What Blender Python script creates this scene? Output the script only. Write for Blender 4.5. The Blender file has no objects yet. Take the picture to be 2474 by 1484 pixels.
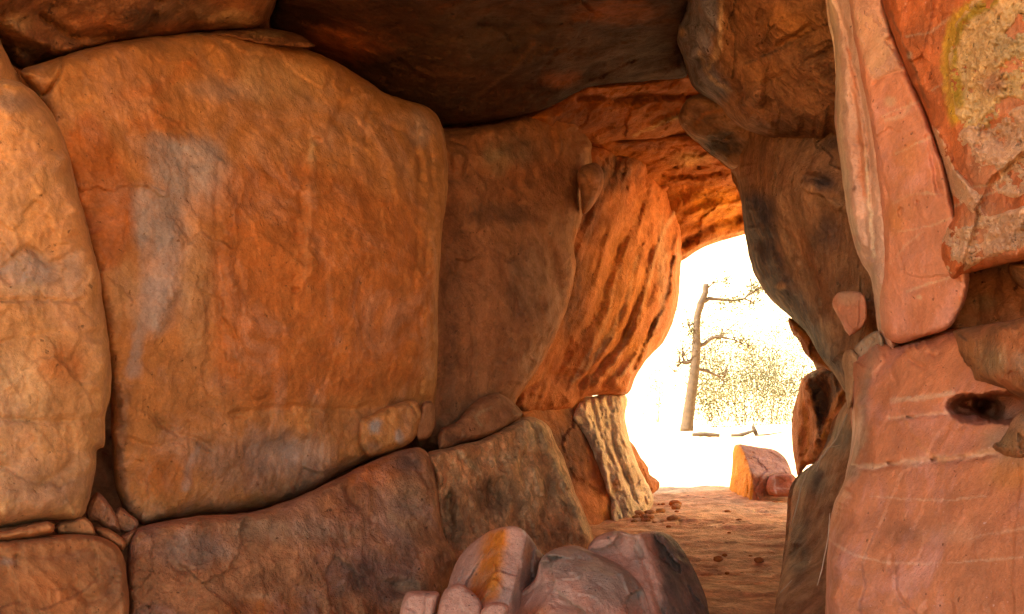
import bpy, math, random
import numpy as np
from mathutils import Vector

random.seed(7)
rng = np.random.default_rng(11)
scene = bpy.context.scene
COL = scene.collection

# ------------------------------------------------------------------ camera
F, U0, VH, EYE = 2061.0, 1236.5, 950.0, 1.5          # focal length and horizon on a 2473 x 1484 picture
cam_d = bpy.data.cameras.new('camera'); cam = bpy.data.objects.new('camera', cam_d); COL.objects.link(cam)
cam.location = (0, 0, EYE); cam.rotation_euler = (math.radians(90), 0, 0)
cam_d.sensor_width = 36.0; cam_d.lens = 36.0 * F / 2473.0
cam_d.shift_y = (VH - 742.0) / 2473.0
cam_d.clip_start = 0.05; cam_d.clip_end = 3000
scene.camera = cam

def world(u, v, D):
    """a point of the place from its bearing and its distance ahead"""
    return np.stack([(np.asarray(u) - U0) / F * D, np.asarray(D) + 0 * np.asarray(u), EYE + (VH - np.asarray(v)) / F * D], -1)

# ------------------------------------------------------------------ noise
_PERM = np.tile(np.random.default_rng(5).permutation(256), 3).astype(np.int32)
_G = rng.normal(size=(256, 3)); _G /= np.linalg.norm(_G, axis=1)[:, None]
_G = _G.astype(np.float32)
def perlin(P, seed=0):
    P = P + np.array([seed * 7.31 % 61, seed * 3.77 % 53, seed * 5.19 % 47])
    fl = np.floor(P); f = (P - fl).astype(np.float32); i = fl.astype(np.int32) & 255
    w = f * f * f * (f * (f * 6 - 15) + 10)
    out = np.zeros(len(P), np.float32)
    for dx in (0, 1):
        wx = w[:, 0] if dx else 1 - w[:, 0]; hx = _PERM[i[:, 0] + dx]; fx = f[:, 0] - dx
        for dy in (0, 1):
            wy = wx * (w[:, 1] if dy else 1 - w[:, 1]); hy = _PERM[hx + i[:, 1] + dy]; fy = f[:, 1] - dy
            for dz in (0, 1):
                g = _G[_PERM[hy + i[:, 2] + dz]]
                out += (g[:, 0] * fx + g[:, 1] * fy + g[:, 2] * (f[:, 2] - dz)) * wy * (w[:, 2] if dz else 1 - w[:, 2])
    return out * 1.6
def fbm(P, octv=5, gain=0.5, seed=0, ridge=False):
    s, a, t = 0, 1.0, 0.0
    for o in range(octv):
        n = perlin(P * (2.03 ** o) + 17.3 * o, seed + o)
        if ridge: n = 1 - 2 * np.abs(n)
        s = s + a * n; t += a; a *= gain
    return s / t
def chips(P, seed):
    """piecewise tilted facets with sharp borders, as broken stone has"""
    P = P.astype(np.float32); b = np.floor(P).astype(np.int32); best = np.full(len(P), 9e9, np.float32); val = np.zeros(len(P), np.float32)
    tab = np.random.default_rng(seed + 900).random((256, 3)).astype(np.float32); gr = np.random.default_rng(seed + 901).normal(size=(256, 4)).astype(np.float32)
    for dx in (-1, 0, 1):
        for dy in (-1, 0, 1):
            for dz in (-1, 0, 1):
                cx, cy, cz = b[:, 0] + dx, b[:, 1] + dy, b[:, 2] + dz
                h = _PERM[_PERM[_PERM[cx & 255] + (cy & 255)] + (cz & 255)]
                r = tab[h]; ex = P[:, 0] - cx - r[:, 0]; ey = P[:, 1] - cy - r[:, 1]; ez = P[:, 2] - cz - r[:, 2]
                e = ex * ex + ey * ey + ez * ez; m = e < best; g = gr[h]
                best = np.where(m, e, best); val = np.where(m, g[:, 0] * ex * .9 + g[:, 2] * ez * .9 + g[:, 3] * .28, val)
    return val
def sstep(a, b, x):
    t = np.clip((x - a) / (b - a), 0, 1); return t * t * (3 - 2 * t)

# ------------------------------------------------------------------ outlines
def smooth_poly(pts, step, jit, seed, closed=True):
    p = np.array(pts, float); n = len(p); out = []
    for k in range(n if closed else n - 1):
        if closed: a, b, c, d = p[k - 1], p[k], p[(k + 1) % n], p[(k + 2) % n]
        else: a, b, c, d = p[max(k - 1, 0)], p[k], p[k + 1], p[min(k + 2, n - 1)]
        L = np.linalg.norm(c - b); m = max(1, int(L / step))
        t0 = 0.0; t1 = max(np.linalg.norm(b - a), 1e-3) ** .5; t2 = t1 + max(L, 1e-3) ** .5; t3 = t2 + max(np.linalg.norm(d - c), 1e-3) ** .5
        if not closed and k == 0: a = b - (c - b); t1 = t0 + max(L, 1e-3) ** .5; t2 = t1 + max(L, 1e-3) ** .5; t3 = t2 + max(np.linalg.norm(d - c), 1e-3) ** .5
        if not closed and k == n - 2: d = c + (c - b); t3 = t2 + max(L, 1e-3) ** .5
        for j in range(m):
            t = t1 + (t2 - t1) * j / m
            A1 = (t1 - t) / (t1 - t0) * a + (t - t0) / (t1 - t0) * b
            A2 = (t2 - t) / (t2 - t1) * b + (t - t1) / (t2 - t1) * c
            A3 = (t3 - t) / (t3 - t2) * c + (t - t2) / (t3 - t2) * d
            B1 = (t2 - t) / (t2 - t0) * A1 + (t - t0) / (t2 - t0) * A2
            B2 = (t3 - t) / (t3 - t1) * A2 + (t - t1) / (t3 - t1) * A3
            out.append((t2 - t) / (t2 - t1) * B1 + (t - t1) / (t2 - t1) * B2)
    if not closed: out.append(p[-1])
    q = np.array(out)
    if jit:
        P3 = np.c_[q / 38.0, np.full(len(q), seed * 3.7)]
        q[:, 0] += jit * fbm(P3, 4, .6, seed); q[:, 1] += jit * fbm(P3 + 50, 4, .6, seed)
    return q
def seg_dist(P, A, B, want_t=False):
    """distance and nearest point of each P to a set of segments"""
    X = P[:, 0].astype(np.float32); Y = P[:, 1].astype(np.float32); best = np.full(len(P), 1e18, np.float32); bi = np.zeros(len(P), np.int32)
    for k, (a, b) in enumerate(zip(A.astype(np.float32), B.astype(np.float32))):
        d = b - a; L = d @ d + np.float32(1e-9); x = X - a[0]; y = Y - a[1]
        t = np.clip((x * d[0] + y * d[1]) / L, 0, 1); x -= t * d[0]; y -= t * d[1]
        e = x * x + y * y
        m = e < best; np.copyto(best, e, where=m); bi[m] = k
    a = A[bi]; d = B[bi] - a; t = np.clip(((P - a) * d).sum(1) / ((d * d).sum(1) + 1e-9), 0, 1); q = a + t[:, None] * d
    return np.sqrt(((P - q) ** 2).sum(1)), q
def inside(P, poly):
    c = np.zeros(len(P), bool); x, y = P[:, 0], P[:, 1]
    q = np.roll(poly, -1, 0)
    for (x0, y0), (x1, y1) in zip(poly, q):
        if y0 == y1: continue
        m = (y0 > y) != (y1 > y)
        c ^= m & (x < (x1 - x0) * (y - y0) / (y1 - y0) + x0)
    return c
def depth_fn(ctrl):
    c = np.array(ctrl, float); X = c[:, :2] / 1000; w = 1 / c[:, 2]; n = len(c)
    if n == 1: return lambda P: np.full(len(P), c[0, 2])
    if n == 2:
        d = X[1] - X[0]; L = d @ d
        return lambda P: 1 / np.clip(w[0] + (w[1] - w[0]) * ((P / 1000 - X[0]) @ d) / L, .02, 2)
    def U(r2): return np.where(r2 > 1e-12, r2 * np.log(r2 + 1e-12), 0)
    K = U(((X[:, None] - X[None]) ** 2).sum(-1)) if n > 3 else np.zeros((n, n))
    A = np.c_[np.ones(n), X]
    if n == 3:
        co = np.linalg.solve(A, w); return lambda P: 1 / np.clip(co[0] + (P / 1000) @ co[1:], .02, 2)
    M = np.block([[K, A], [A.T, np.zeros((3, 3))]])
    s = np.linalg.solve(M, np.r_[w, 0, 0, 0])
    def f(P):
        Q = P / 1000
        return 1 / np.clip(U(((Q[:, None] - X[None]) ** 2).sum(-1)) @ s[:n] + s[n] + Q @ s[n + 1:], .02, 2)
    return f

def add_mesh(name, V, faces_flat, counts, mat, smooth=True, parent=None, loc=None, attr=None):
    me = bpy.data.meshes.new(name)
    if loc is None: loc = np.array([(V[:, 0].min() + V[:, 0].max()) / 2, (V[:, 1].min() + V[:, 1].max()) / 2, V[:, 2].min()])
    loc = np.asarray(loc, float)
    me.vertices.add(len(V)); me.vertices.foreach_set('co', (V - loc).astype(np.float32).ravel())
    me.loops.add(len(faces_flat)); me.loops.foreach_set('vertex_index', np.asarray(faces_flat, np.int32))
    me.polygons.add(len(counts)); st = np.r_[0, np.cumsum(counts)[:-1]].astype(np.int32)
    me.polygons.foreach_set('loop_start', st)
    me.update(calc_edges=True); me.validate()
    me.polygons.foreach_set('use_smooth', np.full(len(me.polygons), smooth))
    if attr is not None and len(me.vertices) == len(attr):
        a = me.color_attributes.new('stain', 'FLOAT_COLOR', 'POINT'); a.data.foreach_set('color', attr.astype(np.float32).ravel())  # holds stains and painted light alike
    me.materials.append(mat)
    o = bpy.data.objects.new(name, me); COL.objects.link(o)
    o.location = loc
    if parent is not None:
        o.parent = parent; o.location = Vector(loc) - parent.location
    return o
def tag(o, label=None, cat=None, group=None, kind=None):
    if label: o['label'] = label
    if cat: o['category'] = cat
    if group: o['group'] = group
    if kind: o['kind'] = kind
    return o

# ------------------------------------------------------------------ a rock: outline, distance, rounding, relief, cracks, painted light, stains
def rock(name, outline, depth, mat, label=None, cat='rock', group=None, kind=None, parent=None, s=5.0, jit=4.0, w=80, round_=0.35, power=2.0,
         noise=((0.9, .12, 5),), streak=(), lines=(), dents=(), stains_light=(), thick=1.2, shrink=0.07, planes=None, soft=0.02, seed=1, lift=None, terr=(), flake=((2.0, .05, 5), (5.0, .018, 4)), chip=((1.7, .035), (5.5, .012)), facet=None):
    poly = smooth_poly(outline, 9, jit, seed)
    lo, hi = poly.min(0) - s, poly.max(0) + s
    nu, nv = int((hi[0] - lo[0]) / s) + 2, int((hi[1] - lo[1]) / s) + 2
    gu, gv = np.meshgrid(lo[0] + s * np.arange(nu), lo[1] + s * np.arange(nv))
    P = np.c_[gu.ravel(), gv.ravel()]
    ins = inside(P, poly)
    idx = np.arange(nu * nv).reshape(nv, nu)
    q = np.stack([idx[:-1, :-1], idx[1:, :-1], idx[1:, 1:], idx[:-1, 1:]], -1).reshape(-1, 4)   # counter-clockwise seen from the camera (v down)
    q = q[ins[q].any(1)]
    used = np.unique(q); mp = np.full(nu * nv, -1); mp[used] = np.arange(len(used))
    q = mp[q]; P = P[used]; I = ins[used]
    A, B = poly, np.roll(poly, -1, 0)
    d, near = seg_dist(P, A, B)
    P = np.where(I[:, None], P, near); d = np.where(I, d, 0)
    base = depth_fn(depth) if not callable(depth) else depth
    D0 = base(P)
    if planes is not None:
        acc = None
        for pl in planes:
            z = depth_fn(pl)(P)
            acc = z if acc is None else 0.5 * (acc + z + np.sqrt((acc - z) ** 2 + soft ** 2))
        D0 = acc
    if facet is not None:                                                        # a boulder broken along flat faces
        cu, cv, ru, rv, h, K, sf = facet; x = (P[:, 0] - cu) / ru; y = (P[:, 1] - cv) / rv; rg = np.random.default_rng(seed); acc = None
        for k in range(K):
            a_, r_ = 2 * math.pi * (k + .8 * rg.random()) / K * 2.4, .25 + .8 * math.sqrt(rg.random()); a, b = math.cos(a_) * r_, math.sin(a_) * r_
            z = h * (a * a + b * b) + 2 * h * (a * (x - a) + b * (y - b)); acc = z if acc is None else .5 * (acc + z + np.sqrt((acc - z) ** 2 + sf ** 2))
        D0 = D0 + acc
    D = D0.copy()
    if round_:
        nw = fbm(np.c_[near / 90, np.full(len(P), seed * 1.7)], 4, .6, seed + 2)
        t = np.clip(d / (w * np.clip(.62 + 1.1 * nw, .22, 1.3)), 0, 1)
        D += round_ * (1 - (1 - (1 - t) ** power) ** (1 / power))
    W = world(P[:, 0], P[:, 1], D0)
    fade = sstep(0, 14, d)                                                       # relief dies out at the outline, so that it stays crisp
    k = 0
    for n in noise:
        fr, am, oc = n[:3]
        D -= am * fbm(W * fr, oc, n[3] if len(n) > 3 else .5, seed * 13 + k) * (0.35 + 0.65 * fade); k += 7
    for ang, fr, am, ratio in streak:                                            # grain along a bearing
        c, s_ = math.cos(math.radians(ang)), math.sin(math.radians(ang))
        al = W[:, 0] * c + W[:, 2] * s_; ac = -W[:, 0] * s_ + W[:, 2] * c
        warp = 0.35 * fbm(W * 0.8, 3, .5, seed + 5)
        Q = np.c_[(ac + warp * .5) * fr, al * fr * ratio, W[:, 1] * fr * .5]
        D -= am * fbm(Q, 5, .55, seed * 17 + k, ridge=True) * (0.2 + 0.8 * fade); k += 5
    if lift is None:
        for fr, am in chip:
            Wc = W + .12 / fr * np.stack([fbm(W * fr * 1.5 + 7 * a, 3, .5, seed + a) for a in range(3)], -1) * 2
            D -= am * chips(Wc * fr * np.array([1, 1, .8]), seed * 3 + int(fr * 10)) * fade
        for fr, am, lv in flake:                                                 # thin sheets that have spalled off: little scarps
            f_ = fbm(W * fr * np.array([1, 1, .75]), 5, .58, seed * 5 + 41) * lv; g_ = f_ - np.floor(f_)
            D -= am * (np.floor(f_) + sstep(.0, .16, g_)) / lv * (0.1 + .9 * fade)
    for fr, am, tilt in terr:                                                    # ledges of bedding
        h = (W[:, 2] + tilt * W[:, 0] + 0.25 * fbm(W * 0.7, 3, .5, seed + 9)) * fr
        D -= am * (sstep(0.0, .75, h - np.floor(h)) - sstep(.85, 1.0, h - np.floor(h)) - .5) * fade
    Pj = P + 5 * np.c_[fbm(np.c_[P / 30, np.zeros(len(P))], 3, .5, seed + 3), fbm(np.c_[P / 30, np.ones(len(P)) * 9], 3, .5, seed + 4)]
    Pj = Pj + 3.5 * np.c_[fbm(np.c_[P / 9, np.zeros(len(P))], 3, .6, seed + 13), fbm(np.c_[P / 9, np.ones(len(P)) * 9], 3, .6, seed + 14)]
    amod = np.clip(.75 + 1.1 * fbm(np.c_[P / 60, np.full(len(P), 3.3)], 4, .6, seed + 15), .1, 1.5)
    for ln in lines:                                                             # cracks (positive) and ridges (negative)
        pts, wd, am = ln[:3]
        pl = smooth_poly(pts, 14, 0, 0, closed=False)
        e, _ = seg_dist(Pj, pl[:-1], pl[1:])
        D += am * amod * np.exp(-(e / (wd * (.7 + .4 * amod))) ** 2) * (fade if am > 0 else 1)
    for (u, v, ru, rv, am, hard) in dents:
        r = np.sqrt(((Pj[:, 0] - u) / ru) ** 2 + ((Pj[:, 1] - v) / rv) ** 2)
        D += am * (1 - sstep(1 - hard, 1.0, r))
    if lift is not None: D = D - lift(P, d)
    st = np.zeros((len(P), 4))
    nz = fbm(W * 2.2, 6, .62, seed + 31); nz2 = fbm(W * np.array([5.0, 5.0, 1.6]), 5, .6, seed + 77); nzh = fbm(W * 6.0, 4, .6, seed + 55)
    for sp in stains_light:
        ch, kindst, data, width, strength = sp[:5]
        if kindst == 'line':
            pl = smooth_poly(data, 14, 0, 0, closed=False); e, _ = seg_dist(Pj, pl[:-1], pl[1:])
            r = e / (width * np.clip(.75 + 1.1 * nzh, .25, 1.6)) - .5 * np.minimum(nzh + .15, 0)
        elif kindst == 'poly':
            pp = smooth_poly(data, 14, 0, 0); e, _ = seg_dist(Pj, pp, np.roll(pp, -1, 0))
            r = 0.6 + np.where(inside(Pj, pp), -e, e) / width
        else:
            u, v, ru, rv = data
            r = np.sqrt(((Pj[:, 0] - u) / ru) ** 2 + ((Pj[:, 1] - v) / rv) ** 2) * 1.0
        brk = sp[5] if len(sp) > 5 else .55
        val = sstep(-.1, .75, 1 - r + brk * (nz + .6 * nz2)) * sstep(2.2, 1.2, r)
        st[:, ch] = np.maximum(st[:, ch], strength * val)
    V = world(P[:, 0], P[:, 1], D)
    # rim and back
    E = np.concatenate([q[:, [0, 1]], q[:, [1, 2]], q[:, [2, 3]], q[:, [3, 0]]])
    key = E[:, 0].astype(np.int64) * len(P) + E[:, 1]; rev = E[:, 1].astype(np.int64) * len(P) + E[:, 0]
    be = E[~np.isin(key, rev)]
    bv = np.unique(be); bm = np.full(len(P), -1); bm[bv] = np.arange(len(bv))
    ctr = V.mean(0)
    layers = [V]; nrm = V[bv]; off = len(P); flat = [q.ravel()]; cnt = [np.full(len(q), 4)]
    prev = bv
    ray = (nrm - np.array([0, 0, EYE])); ray /= ray[:, 1:2]
    for j in (1, 2, 3):
        ring = nrm + ray * thick * j / 4.0
        ring = ring + (ctr - nrm) * np.array([1, 0, 1]) * shrink * (j / 3.0) ** 2
        ring += 0.05 * thick * np.stack([fbm(ring * 1.3 + 9 * a, 3, .5, seed + a) for a in (1, 2, 3)], -1) * np.array([0, 1, 0])
        layers.append(ring); cur = off + np.arange(len(bv)); off += len(bv)
        a, b = (be[:, 0], be[:, 1]) if j == 1 else (prev[bm[be[:, 0]]], prev[bm[be[:, 1]]])
        a2, b2 = cur[bm[be[:, 0]]], cur[bm[be[:, 1]]]
        f = np.stack([b, a, a2, b2], -1); flat.append(f.ravel()); cnt.append(np.full(len(f), 4)); prev = cur
    back = world(P[:, 0], P[:, 1], D0 + thick); back += (ctr - V) * np.array([1, 0, 1]) * (shrink * 1.5)
    layers.append(back); bo = off
    f = np.stack([prev[bm[be[:, 1]]], prev[bm[be[:, 0]]], bo + be[:, 0], bo + be[:, 1]], -1); flat.append(f.ravel()); cnt.append(np.full(len(f), 4))
    qb = q[:, ::-1] + bo; flat.append(qb.ravel()); cnt.append(np.full(len(qb), 4))
    VV = np.concatenate(layers); at = np.concatenate([st, st[bv], st[bv], st[bv], st])
    o = add_mesh(name, VV, np.concatenate(flat), np.concatenate(cnt), mat, parent=parent, attr=at)
    tag(o, label, None if parent is not None or kind else cat, group, kind)
    o_depth[o.name] = (P, D)
    return o
o_depth = {}

# ------------------------------------------------------------------ materials
def nd(nt, t, **kw):
    n = nt.nodes.new(t)
    for k, v in kw.items(): setattr(n, k, v)
    return n
def stone(name, ca, cb, st=(), rough=.85, bump=.5, grain=26.0, patch=0.8, var=.35, streak=0.0, spec=.25, sang=0.0, speck=None, fine=1.0, dust=None):
    m = bpy.data.materials.new(name); m.use_nodes = True; nt = m.node_tree; L = nt.links.new
    bs = nt.nodes['Principled BSDF']; tc = nd(nt, 'ShaderNodeTexCoord'); co = tc.outputs['Object']
    def noise(scale, det=8, rgh=.6, vec=co, dist=0.0):
        n = nd(nt, 'ShaderNodeTexNoise'); n.inputs['Scale'].default_value = scale; n.inputs['Detail'].default_value = det
        n.inputs['Roughness'].default_value = rgh; n.inputs['Distortion'].default_value = dist; L(vec, n.inputs['Vector']); return n.outputs['Fac']
    def ramp(x, a, b, lo=0.0, hi=1.0):
        n = nd(nt, 'ShaderNodeMapRange', interpolation_type='SMOOTHSTEP'); L(x, n.inputs['Value'])
        for i, v in zip(('From Min', 'From Max', 'To Min', 'To Max'), (a, b, lo, hi)): n.inputs[i].default_value = v
        return n.outputs['Result']
    def mth(op, a, b):
        n = nd(nt, 'ShaderNodeMath', operation=op)
        for i, x in enumerate((a, b)):
            if isinstance(x, (int, float)): n.inputs[i].default_value = x
            else: L(x, n.inputs[i])
        return n.outputs[0]
    def mix(fac, a, b, mode='MIX'):
        n = nd(nt, 'ShaderNodeMix', data_type='RGBA', blend_type=mode)
        for i, x in ((0, fac), (6, a), (7, b)):
            if isinstance(x, (int, float)): n.inputs[i].default_value = x
            elif isinstance(x, tuple): n.inputs[i].default_value = (*x, 1)
            else: L(x, n.inputs[i])
        return n.outputs[2]
    def gry(x):
        n = nd(nt, 'ShaderNodeCombineColor')
        for i in range(3): L(x, n.inputs[i])
        return n.outputs[0]
    warm = lambda c: (c[0], c[1], c[2] * .72)
    ca, cb = warm(ca), warm(cb); st = [None if x is None else warm(x) for x in st]
    c = mix(ramp(noise(patch, 7, .62, dist=.6), .38, .64), ca, cb)
    at = nd(nt, 'ShaderNodeAttribute', attribute_name='stain'); sep = nd(nt, 'ShaderNodeSeparateColor'); L(at.outputs['Color'], sep.inputs[0])
    chan = [sep.outputs[0], sep.outputs[1], sep.outputs[2], at.outputs['Alpha']]
    brk = noise(7.0, 9, .7)
    for k, col in enumerate(st):
        if col is None: continue
        f = mth('MULTIPLY', chan[k], ramp(brk, .25, .62, .55, 1.15)); n = nd(nt, 'ShaderNodeClamp'); L(f, n.inputs[0])
        c = mix(n.outputs[0], c, col)
    if dust is not None: c = mix(ramp(noise(1.9, 8, .7, dist=1.2), .44, .66, 0, dust[1]), c, dust[0])
    mid = noise(5.0, 10, .68, dist=.3)
    c = mix(1.0, c, gry(ramp(mid, .28, .72, 1 - var, 1 + var * .6)), 'MULTIPLY')
    gr = noise(grain * 2.2, 6, .7)
    c = mix(1.0, c, gry(ramp(gr, .3, .7, 1 - var * .45 * fine, 1 + var * .3 * fine)), 'MULTIPLY')
    pit = noise(grain * .9, 3, .5)
    c = mix(ramp(pit, .685, .74, 0, .75), c, tuple(x * .3 for x in ca))          # dark pits
    h = mth('ADD', mth('MULTIPLY', mid, .9), mth('MULTIPLY', noise(grain, 10, .66), .35))
    h = mth('SUBTRACT', h, mth('MULTIPLY', ramp(pit, .66, .76), .3))
    if streak:
        mp = nd(nt, 'ShaderNodeMapping'); L(co, mp.inputs['Vector']); mp.vector_type = 'TEXTURE'
        mp.inputs['Rotation'].default_value = (0, math.radians(sang), 0); mp.inputs['Scale'].default_value = (1.0, 1.0, 7.0)
        sn = noise(7.0, 8, .62, mp.outputs[0], .25)
        h = mth('ADD', h, mth('MULTIPLY', sn, streak * 1.6))
        c = mix(1.0, c, gry(ramp(sn, .3, .7, 1 - .35 * streak, 1 + .25 * streak)), 'MULTIPLY')
    if speck is not None:
        c = mix(ramp(noise(grain * 1.7, 4, .6), .66, .74, 0, .6), c, speck)
    b = nd(nt, 'ShaderNodeBump'); b.inputs['Strength'].default_value = min(1, bump * 1.5); b.inputs['Distance'].default_value = .06
    L(h, b.inputs['Height']); L(b.outputs[0], bs.inputs['Normal']); L(c, bs.inputs['Base Color'])
    L(ramp(mid, .3, .7, min(1, rough + .08), rough - .15), bs.inputs['Roughness'])
    bs.inputs['Specular IOR Level'].default_value = spec
    return m

OR, DO, TAN = (.54, .235, .072), (.50, .16, .034), (.56, .33, .15)
GREY, PINK, PALE, DARK, BLACK = (.30, .235, .20), (.55, .27, .19), (.66, .54, .40), (.13, .06, .03), (.045, .035, .03)
M = {}
M['slab'] = stone('slab_sandstone', OR, (.47, .195, .06), ((.40, .32, .29), (.58, .36, .18), (.20, .12, .09), DO), bump=.32, grain=30, streak=.18, var=.34, dust=((.62, .36, .18), .38))
M['tan'] = stone('tan_sandstone', (.60, .325, .135), (.56, .265, .10), (GREY, (.62, .42, .24), (.24, .13, .07), DO), bump=.3, grain=30, var=.32, dust=((.58, .33, .16), .45))
M['redlow'] = stone('red_sandstone', (.48, .20, .085), (.42, .15, .055), (GREY, (.52, .33, .2), (.16, .08, .05), (.52, .15, .03)), bump=.6, grain=24, streak=.55, var=.45, sang=15, dust=((.58, .33, .2), .4))
M['lowtan'] = stone('brown_sandstone', (.48, .2, .075), (.42, .155, .05), (GREY, (.52, .33, .2), (.16, .08, .05), (.52, .15, .03)), bump=.35, grain=24, var=.3)
M['mauve'] = stone('mauve_sandstone', (.42, .185, .085), (.35, .14, .06), ((.22, .16, .12), (.46, .30, .17), (.11, .06, .04), (.5, .17, .04)), bump=.5, grain=22, streak=.3, var=.35)
M['rough'] = stone('rough_sandstone', (.78, .385, .18), (.64, .27, .11), ((.42, .23, .125), (.86, .58, .34), (.17, .085, .045), (.5, .17, .04)), bump=.9, grain=16, streak=.6, var=.5, sang=12)
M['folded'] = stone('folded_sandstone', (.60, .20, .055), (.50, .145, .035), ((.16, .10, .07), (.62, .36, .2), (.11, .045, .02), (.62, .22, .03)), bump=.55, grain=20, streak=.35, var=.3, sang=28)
M['pale'] = stone('pale_flaky_stone', (.88, .60, .40), (.80, .50, .31), ((.5, .3, .17), (.86, .64, .44), (.32, .15, .07), (.5, .18, .05)), bump=.9, grain=14, streak=.4, var=.4, sang=-12)
M['ceil'] = stone('shade_dark_ceiling_stone', (.085, .036, .018), (.055, .024, .013), ((.07, .05, .04), (.32, .15, .07), (.05, .03, .02), (.34, .10, .025)), bump=.55, grain=14, var=.4, spec=.15)  # shade of the downward faces is put into this dark base
M['roof'] = stone('brown_roof_stone', (.30, .13, .06), (.22, .09, .04), ((.16, .12, .09), (.5, .34, .2), (.06, .035, .025), (.40, .13, .04)), bump=.8, grain=16, var=.45)
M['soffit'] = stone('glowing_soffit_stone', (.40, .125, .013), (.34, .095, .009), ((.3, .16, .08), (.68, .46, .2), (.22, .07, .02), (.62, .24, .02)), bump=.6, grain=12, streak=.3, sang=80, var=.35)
M['hang'] = stone('brown_boulder_stone', (.38, .18, .08), (.28, .115, .05), ((.23, .215, .29), (.66, .46, .31), (.06, .04, .03), (.46, .2, .06)), bump=.8, grain=16, streak=.6, sang=-60, var=.5)
M['pillar'] = stone('brown_pillar_stone', (.40, .21, .11), (.31, .15, .08), ((.085, .07, .085), (.58, .33, .18), (.05, .035, .03), (.40, .16, .06)), bump=.55, grain=16, streak=.7, sang=12, var=.4)
M['pinkcol'] = stone('pink_column_stone', (.70, .31, .195), (.66, .25, .135), ((.40, .30, .25), (.74, .50, .36), (.22, .10, .07), (.66, .28, .09)), bump=.3, grain=34, var=.25, spec=.35, rough=.72, speck=(.8, .6, .45), fine=.8, dust=((.78, .42, .3), .5))
M['edge'] = stone('cream_pink_stone', (.70, .46, .38), (.66, .35, .26), ((.38, .29, .24), (.74, .60, .46), (.22, .12, .09), (.64, .26, .14)), bump=.35, grain=30, streak=.25, var=.25, spec=.35, rough=.72, fine=.6)
M['rightup'] = stone('orange_red_stone', (.62, .20, .075), (.54, .15, .05), ((.62, .48, .18), (.70, .52, .40), (.20, .09, .05), (.62, .42, .05)), bump=.5, grain=28, var=.35, spec=.35, rough=.7, speck=(.8, .55, .4))
M['rightlow'] = stone('pink_red_stone', (.60, .24, .125), (.54, .185, .082), ((.36, .25, .19), (.72, .46, .33), (.20, .085, .05), (.60, .27, .07)), bump=.32, grain=34, var=.28, spec=.35, rough=.7, speck=(.8, .58, .45), fine=.8, dust=((.66, .34, .24), .5))
M['crust'] = stone('mineral_crust', (.90, .63, .46), (.84, .50, .35), ((.5, .35, .2), (.74, .64, .54), (.3, .17, .1), (.55, .42, .08)), bump=.9, grain=22, var=.3, rough=.6, spec=.5)
M['lichen'] = stone('lichen_crust', (.92, .70, .40), (.86, .58, .32), ((.56, .40, .05), (.68, .57, .4), (.45, .16, .12), (.56, .40, .04)), bump=.8, grain=26, var=.28)
M['brownlump'] = stone('brown_lump_stone', (.36, .17, .07), (.45, .17, .075), ((.30, .21, .12), (.62, .42, .3), (.12, .06, .03), (.52, .17, .06)), bump=.6, grain=20, var=.4, spec=.35, rough=.7)
M['chip'] = stone('tan_chip_stone', (.50, .30, .17), (.44, .25, .14), (GREY, PALE, DARK, OR), bump=.5, grain=24, var=.3)
M['greychip'] = stone('grey_chip_stone', (.40, .29, .21), (.36, .24, .17), (GREY, PALE, DARK, OR), bump=.4, grain=24, var=.3)
M['fore'] = stone('pink_boulder_stone', (.58, .31, .235), (.52, .26, .19), ((.36, .26, .215), (.62, .40, .33), (.12, .092, .08), (.66, .20, .02)), bump=.5, grain=26, var=.3, rough=.7)
M['block'] = stone('red_block_stone', (.46, .15, .07), (.40, .12, .05), (GREY, (.56, .33, .24), (.2, .06, .03), (.75, .27, .02)), bump=.5, grain=14, var=.3)
M['back'] = stone('shadowed_rock', (.36, .15, .065), (.28, .11, .045), bump=.6, grain=10)

# ------------------------------------------------------------------ setting: ground
def ground():
    ys = np.concatenate([np.linspace(-60, -4, 24), np.linspace(-3, 4.4, 24), np.linspace(4.5, 16, 300), np.linspace(16.3, 45, 70), np.geomspace(46, 2500, 30)])
    xs = np.concatenate([-np.geomspace(2500, 14, 26), np.linspace(-12, -1, 30), np.linspace(-.9, 7, 240), np.linspace(7.3, 20, 26), np.geomspace(21, 2500, 26)])
    X, Y = np.meshgrid(xs, ys); P = np.c_[X.ravel(), Y.ravel(), np.zeros(X.size)]
    near = np.exp(-np.maximum(0, np.abs(P[:, 1] - 9) - 7) ** 2 / 30)
    z = .05 * fbm(P * .6, 4, .5, 3) + near * (.024 * fbm(P * np.array([1.8, 2.2, 1]), 5, .55, 5) + .006 * fbm(P * np.array([5, 8, 1]), 4, .6, 8, ridge=True))
    z -= near * .014 * chips(P * np.array([.9, 2.4, 1]) + .5 * np.c_[fbm(P * 2, 3, .5, 31), fbm(P * 2, 3, .5, 32), 0 * P[:, 0]], 6)
    f_ = fbm(P * np.array([.7, 1.8, 1]), 5, .6, 33) * 4; z += near * .011 * (np.floor(f_) + sstep(0, .12, f_ - np.floor(f_)))
    r = np.hypot(P[:, 0], P[:, 1]); z *= np.where(r > 60, 1 / (1 + (r - 60) / 40), 1)
    P[:, 2] = z
    n = len(xs); i = np.arange(len(ys) * n).reshape(len(ys), n)
    q = np.stack([i[:-1, :-1], i[:-1, 1:], i[1:, 1:], i[1:, :-1]], -1).reshape(-1, 4)
    st = np.zeros((len(P), 4)); st[:, 0] = sstep(12.7, 13.4, P[:, 1] + .4 * fbm(P * 1.2, 3, .5, 4)); st[:, 1] = sstep(0, -3, P[:, 1])  # painted paler where sun lands; unseen ground behind camera toned for bounce
    return add_mesh('ground', P, q.ravel(), np.full(len(q), 4), M_ground, loc=(0, 0, 0), attr=st)
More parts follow.
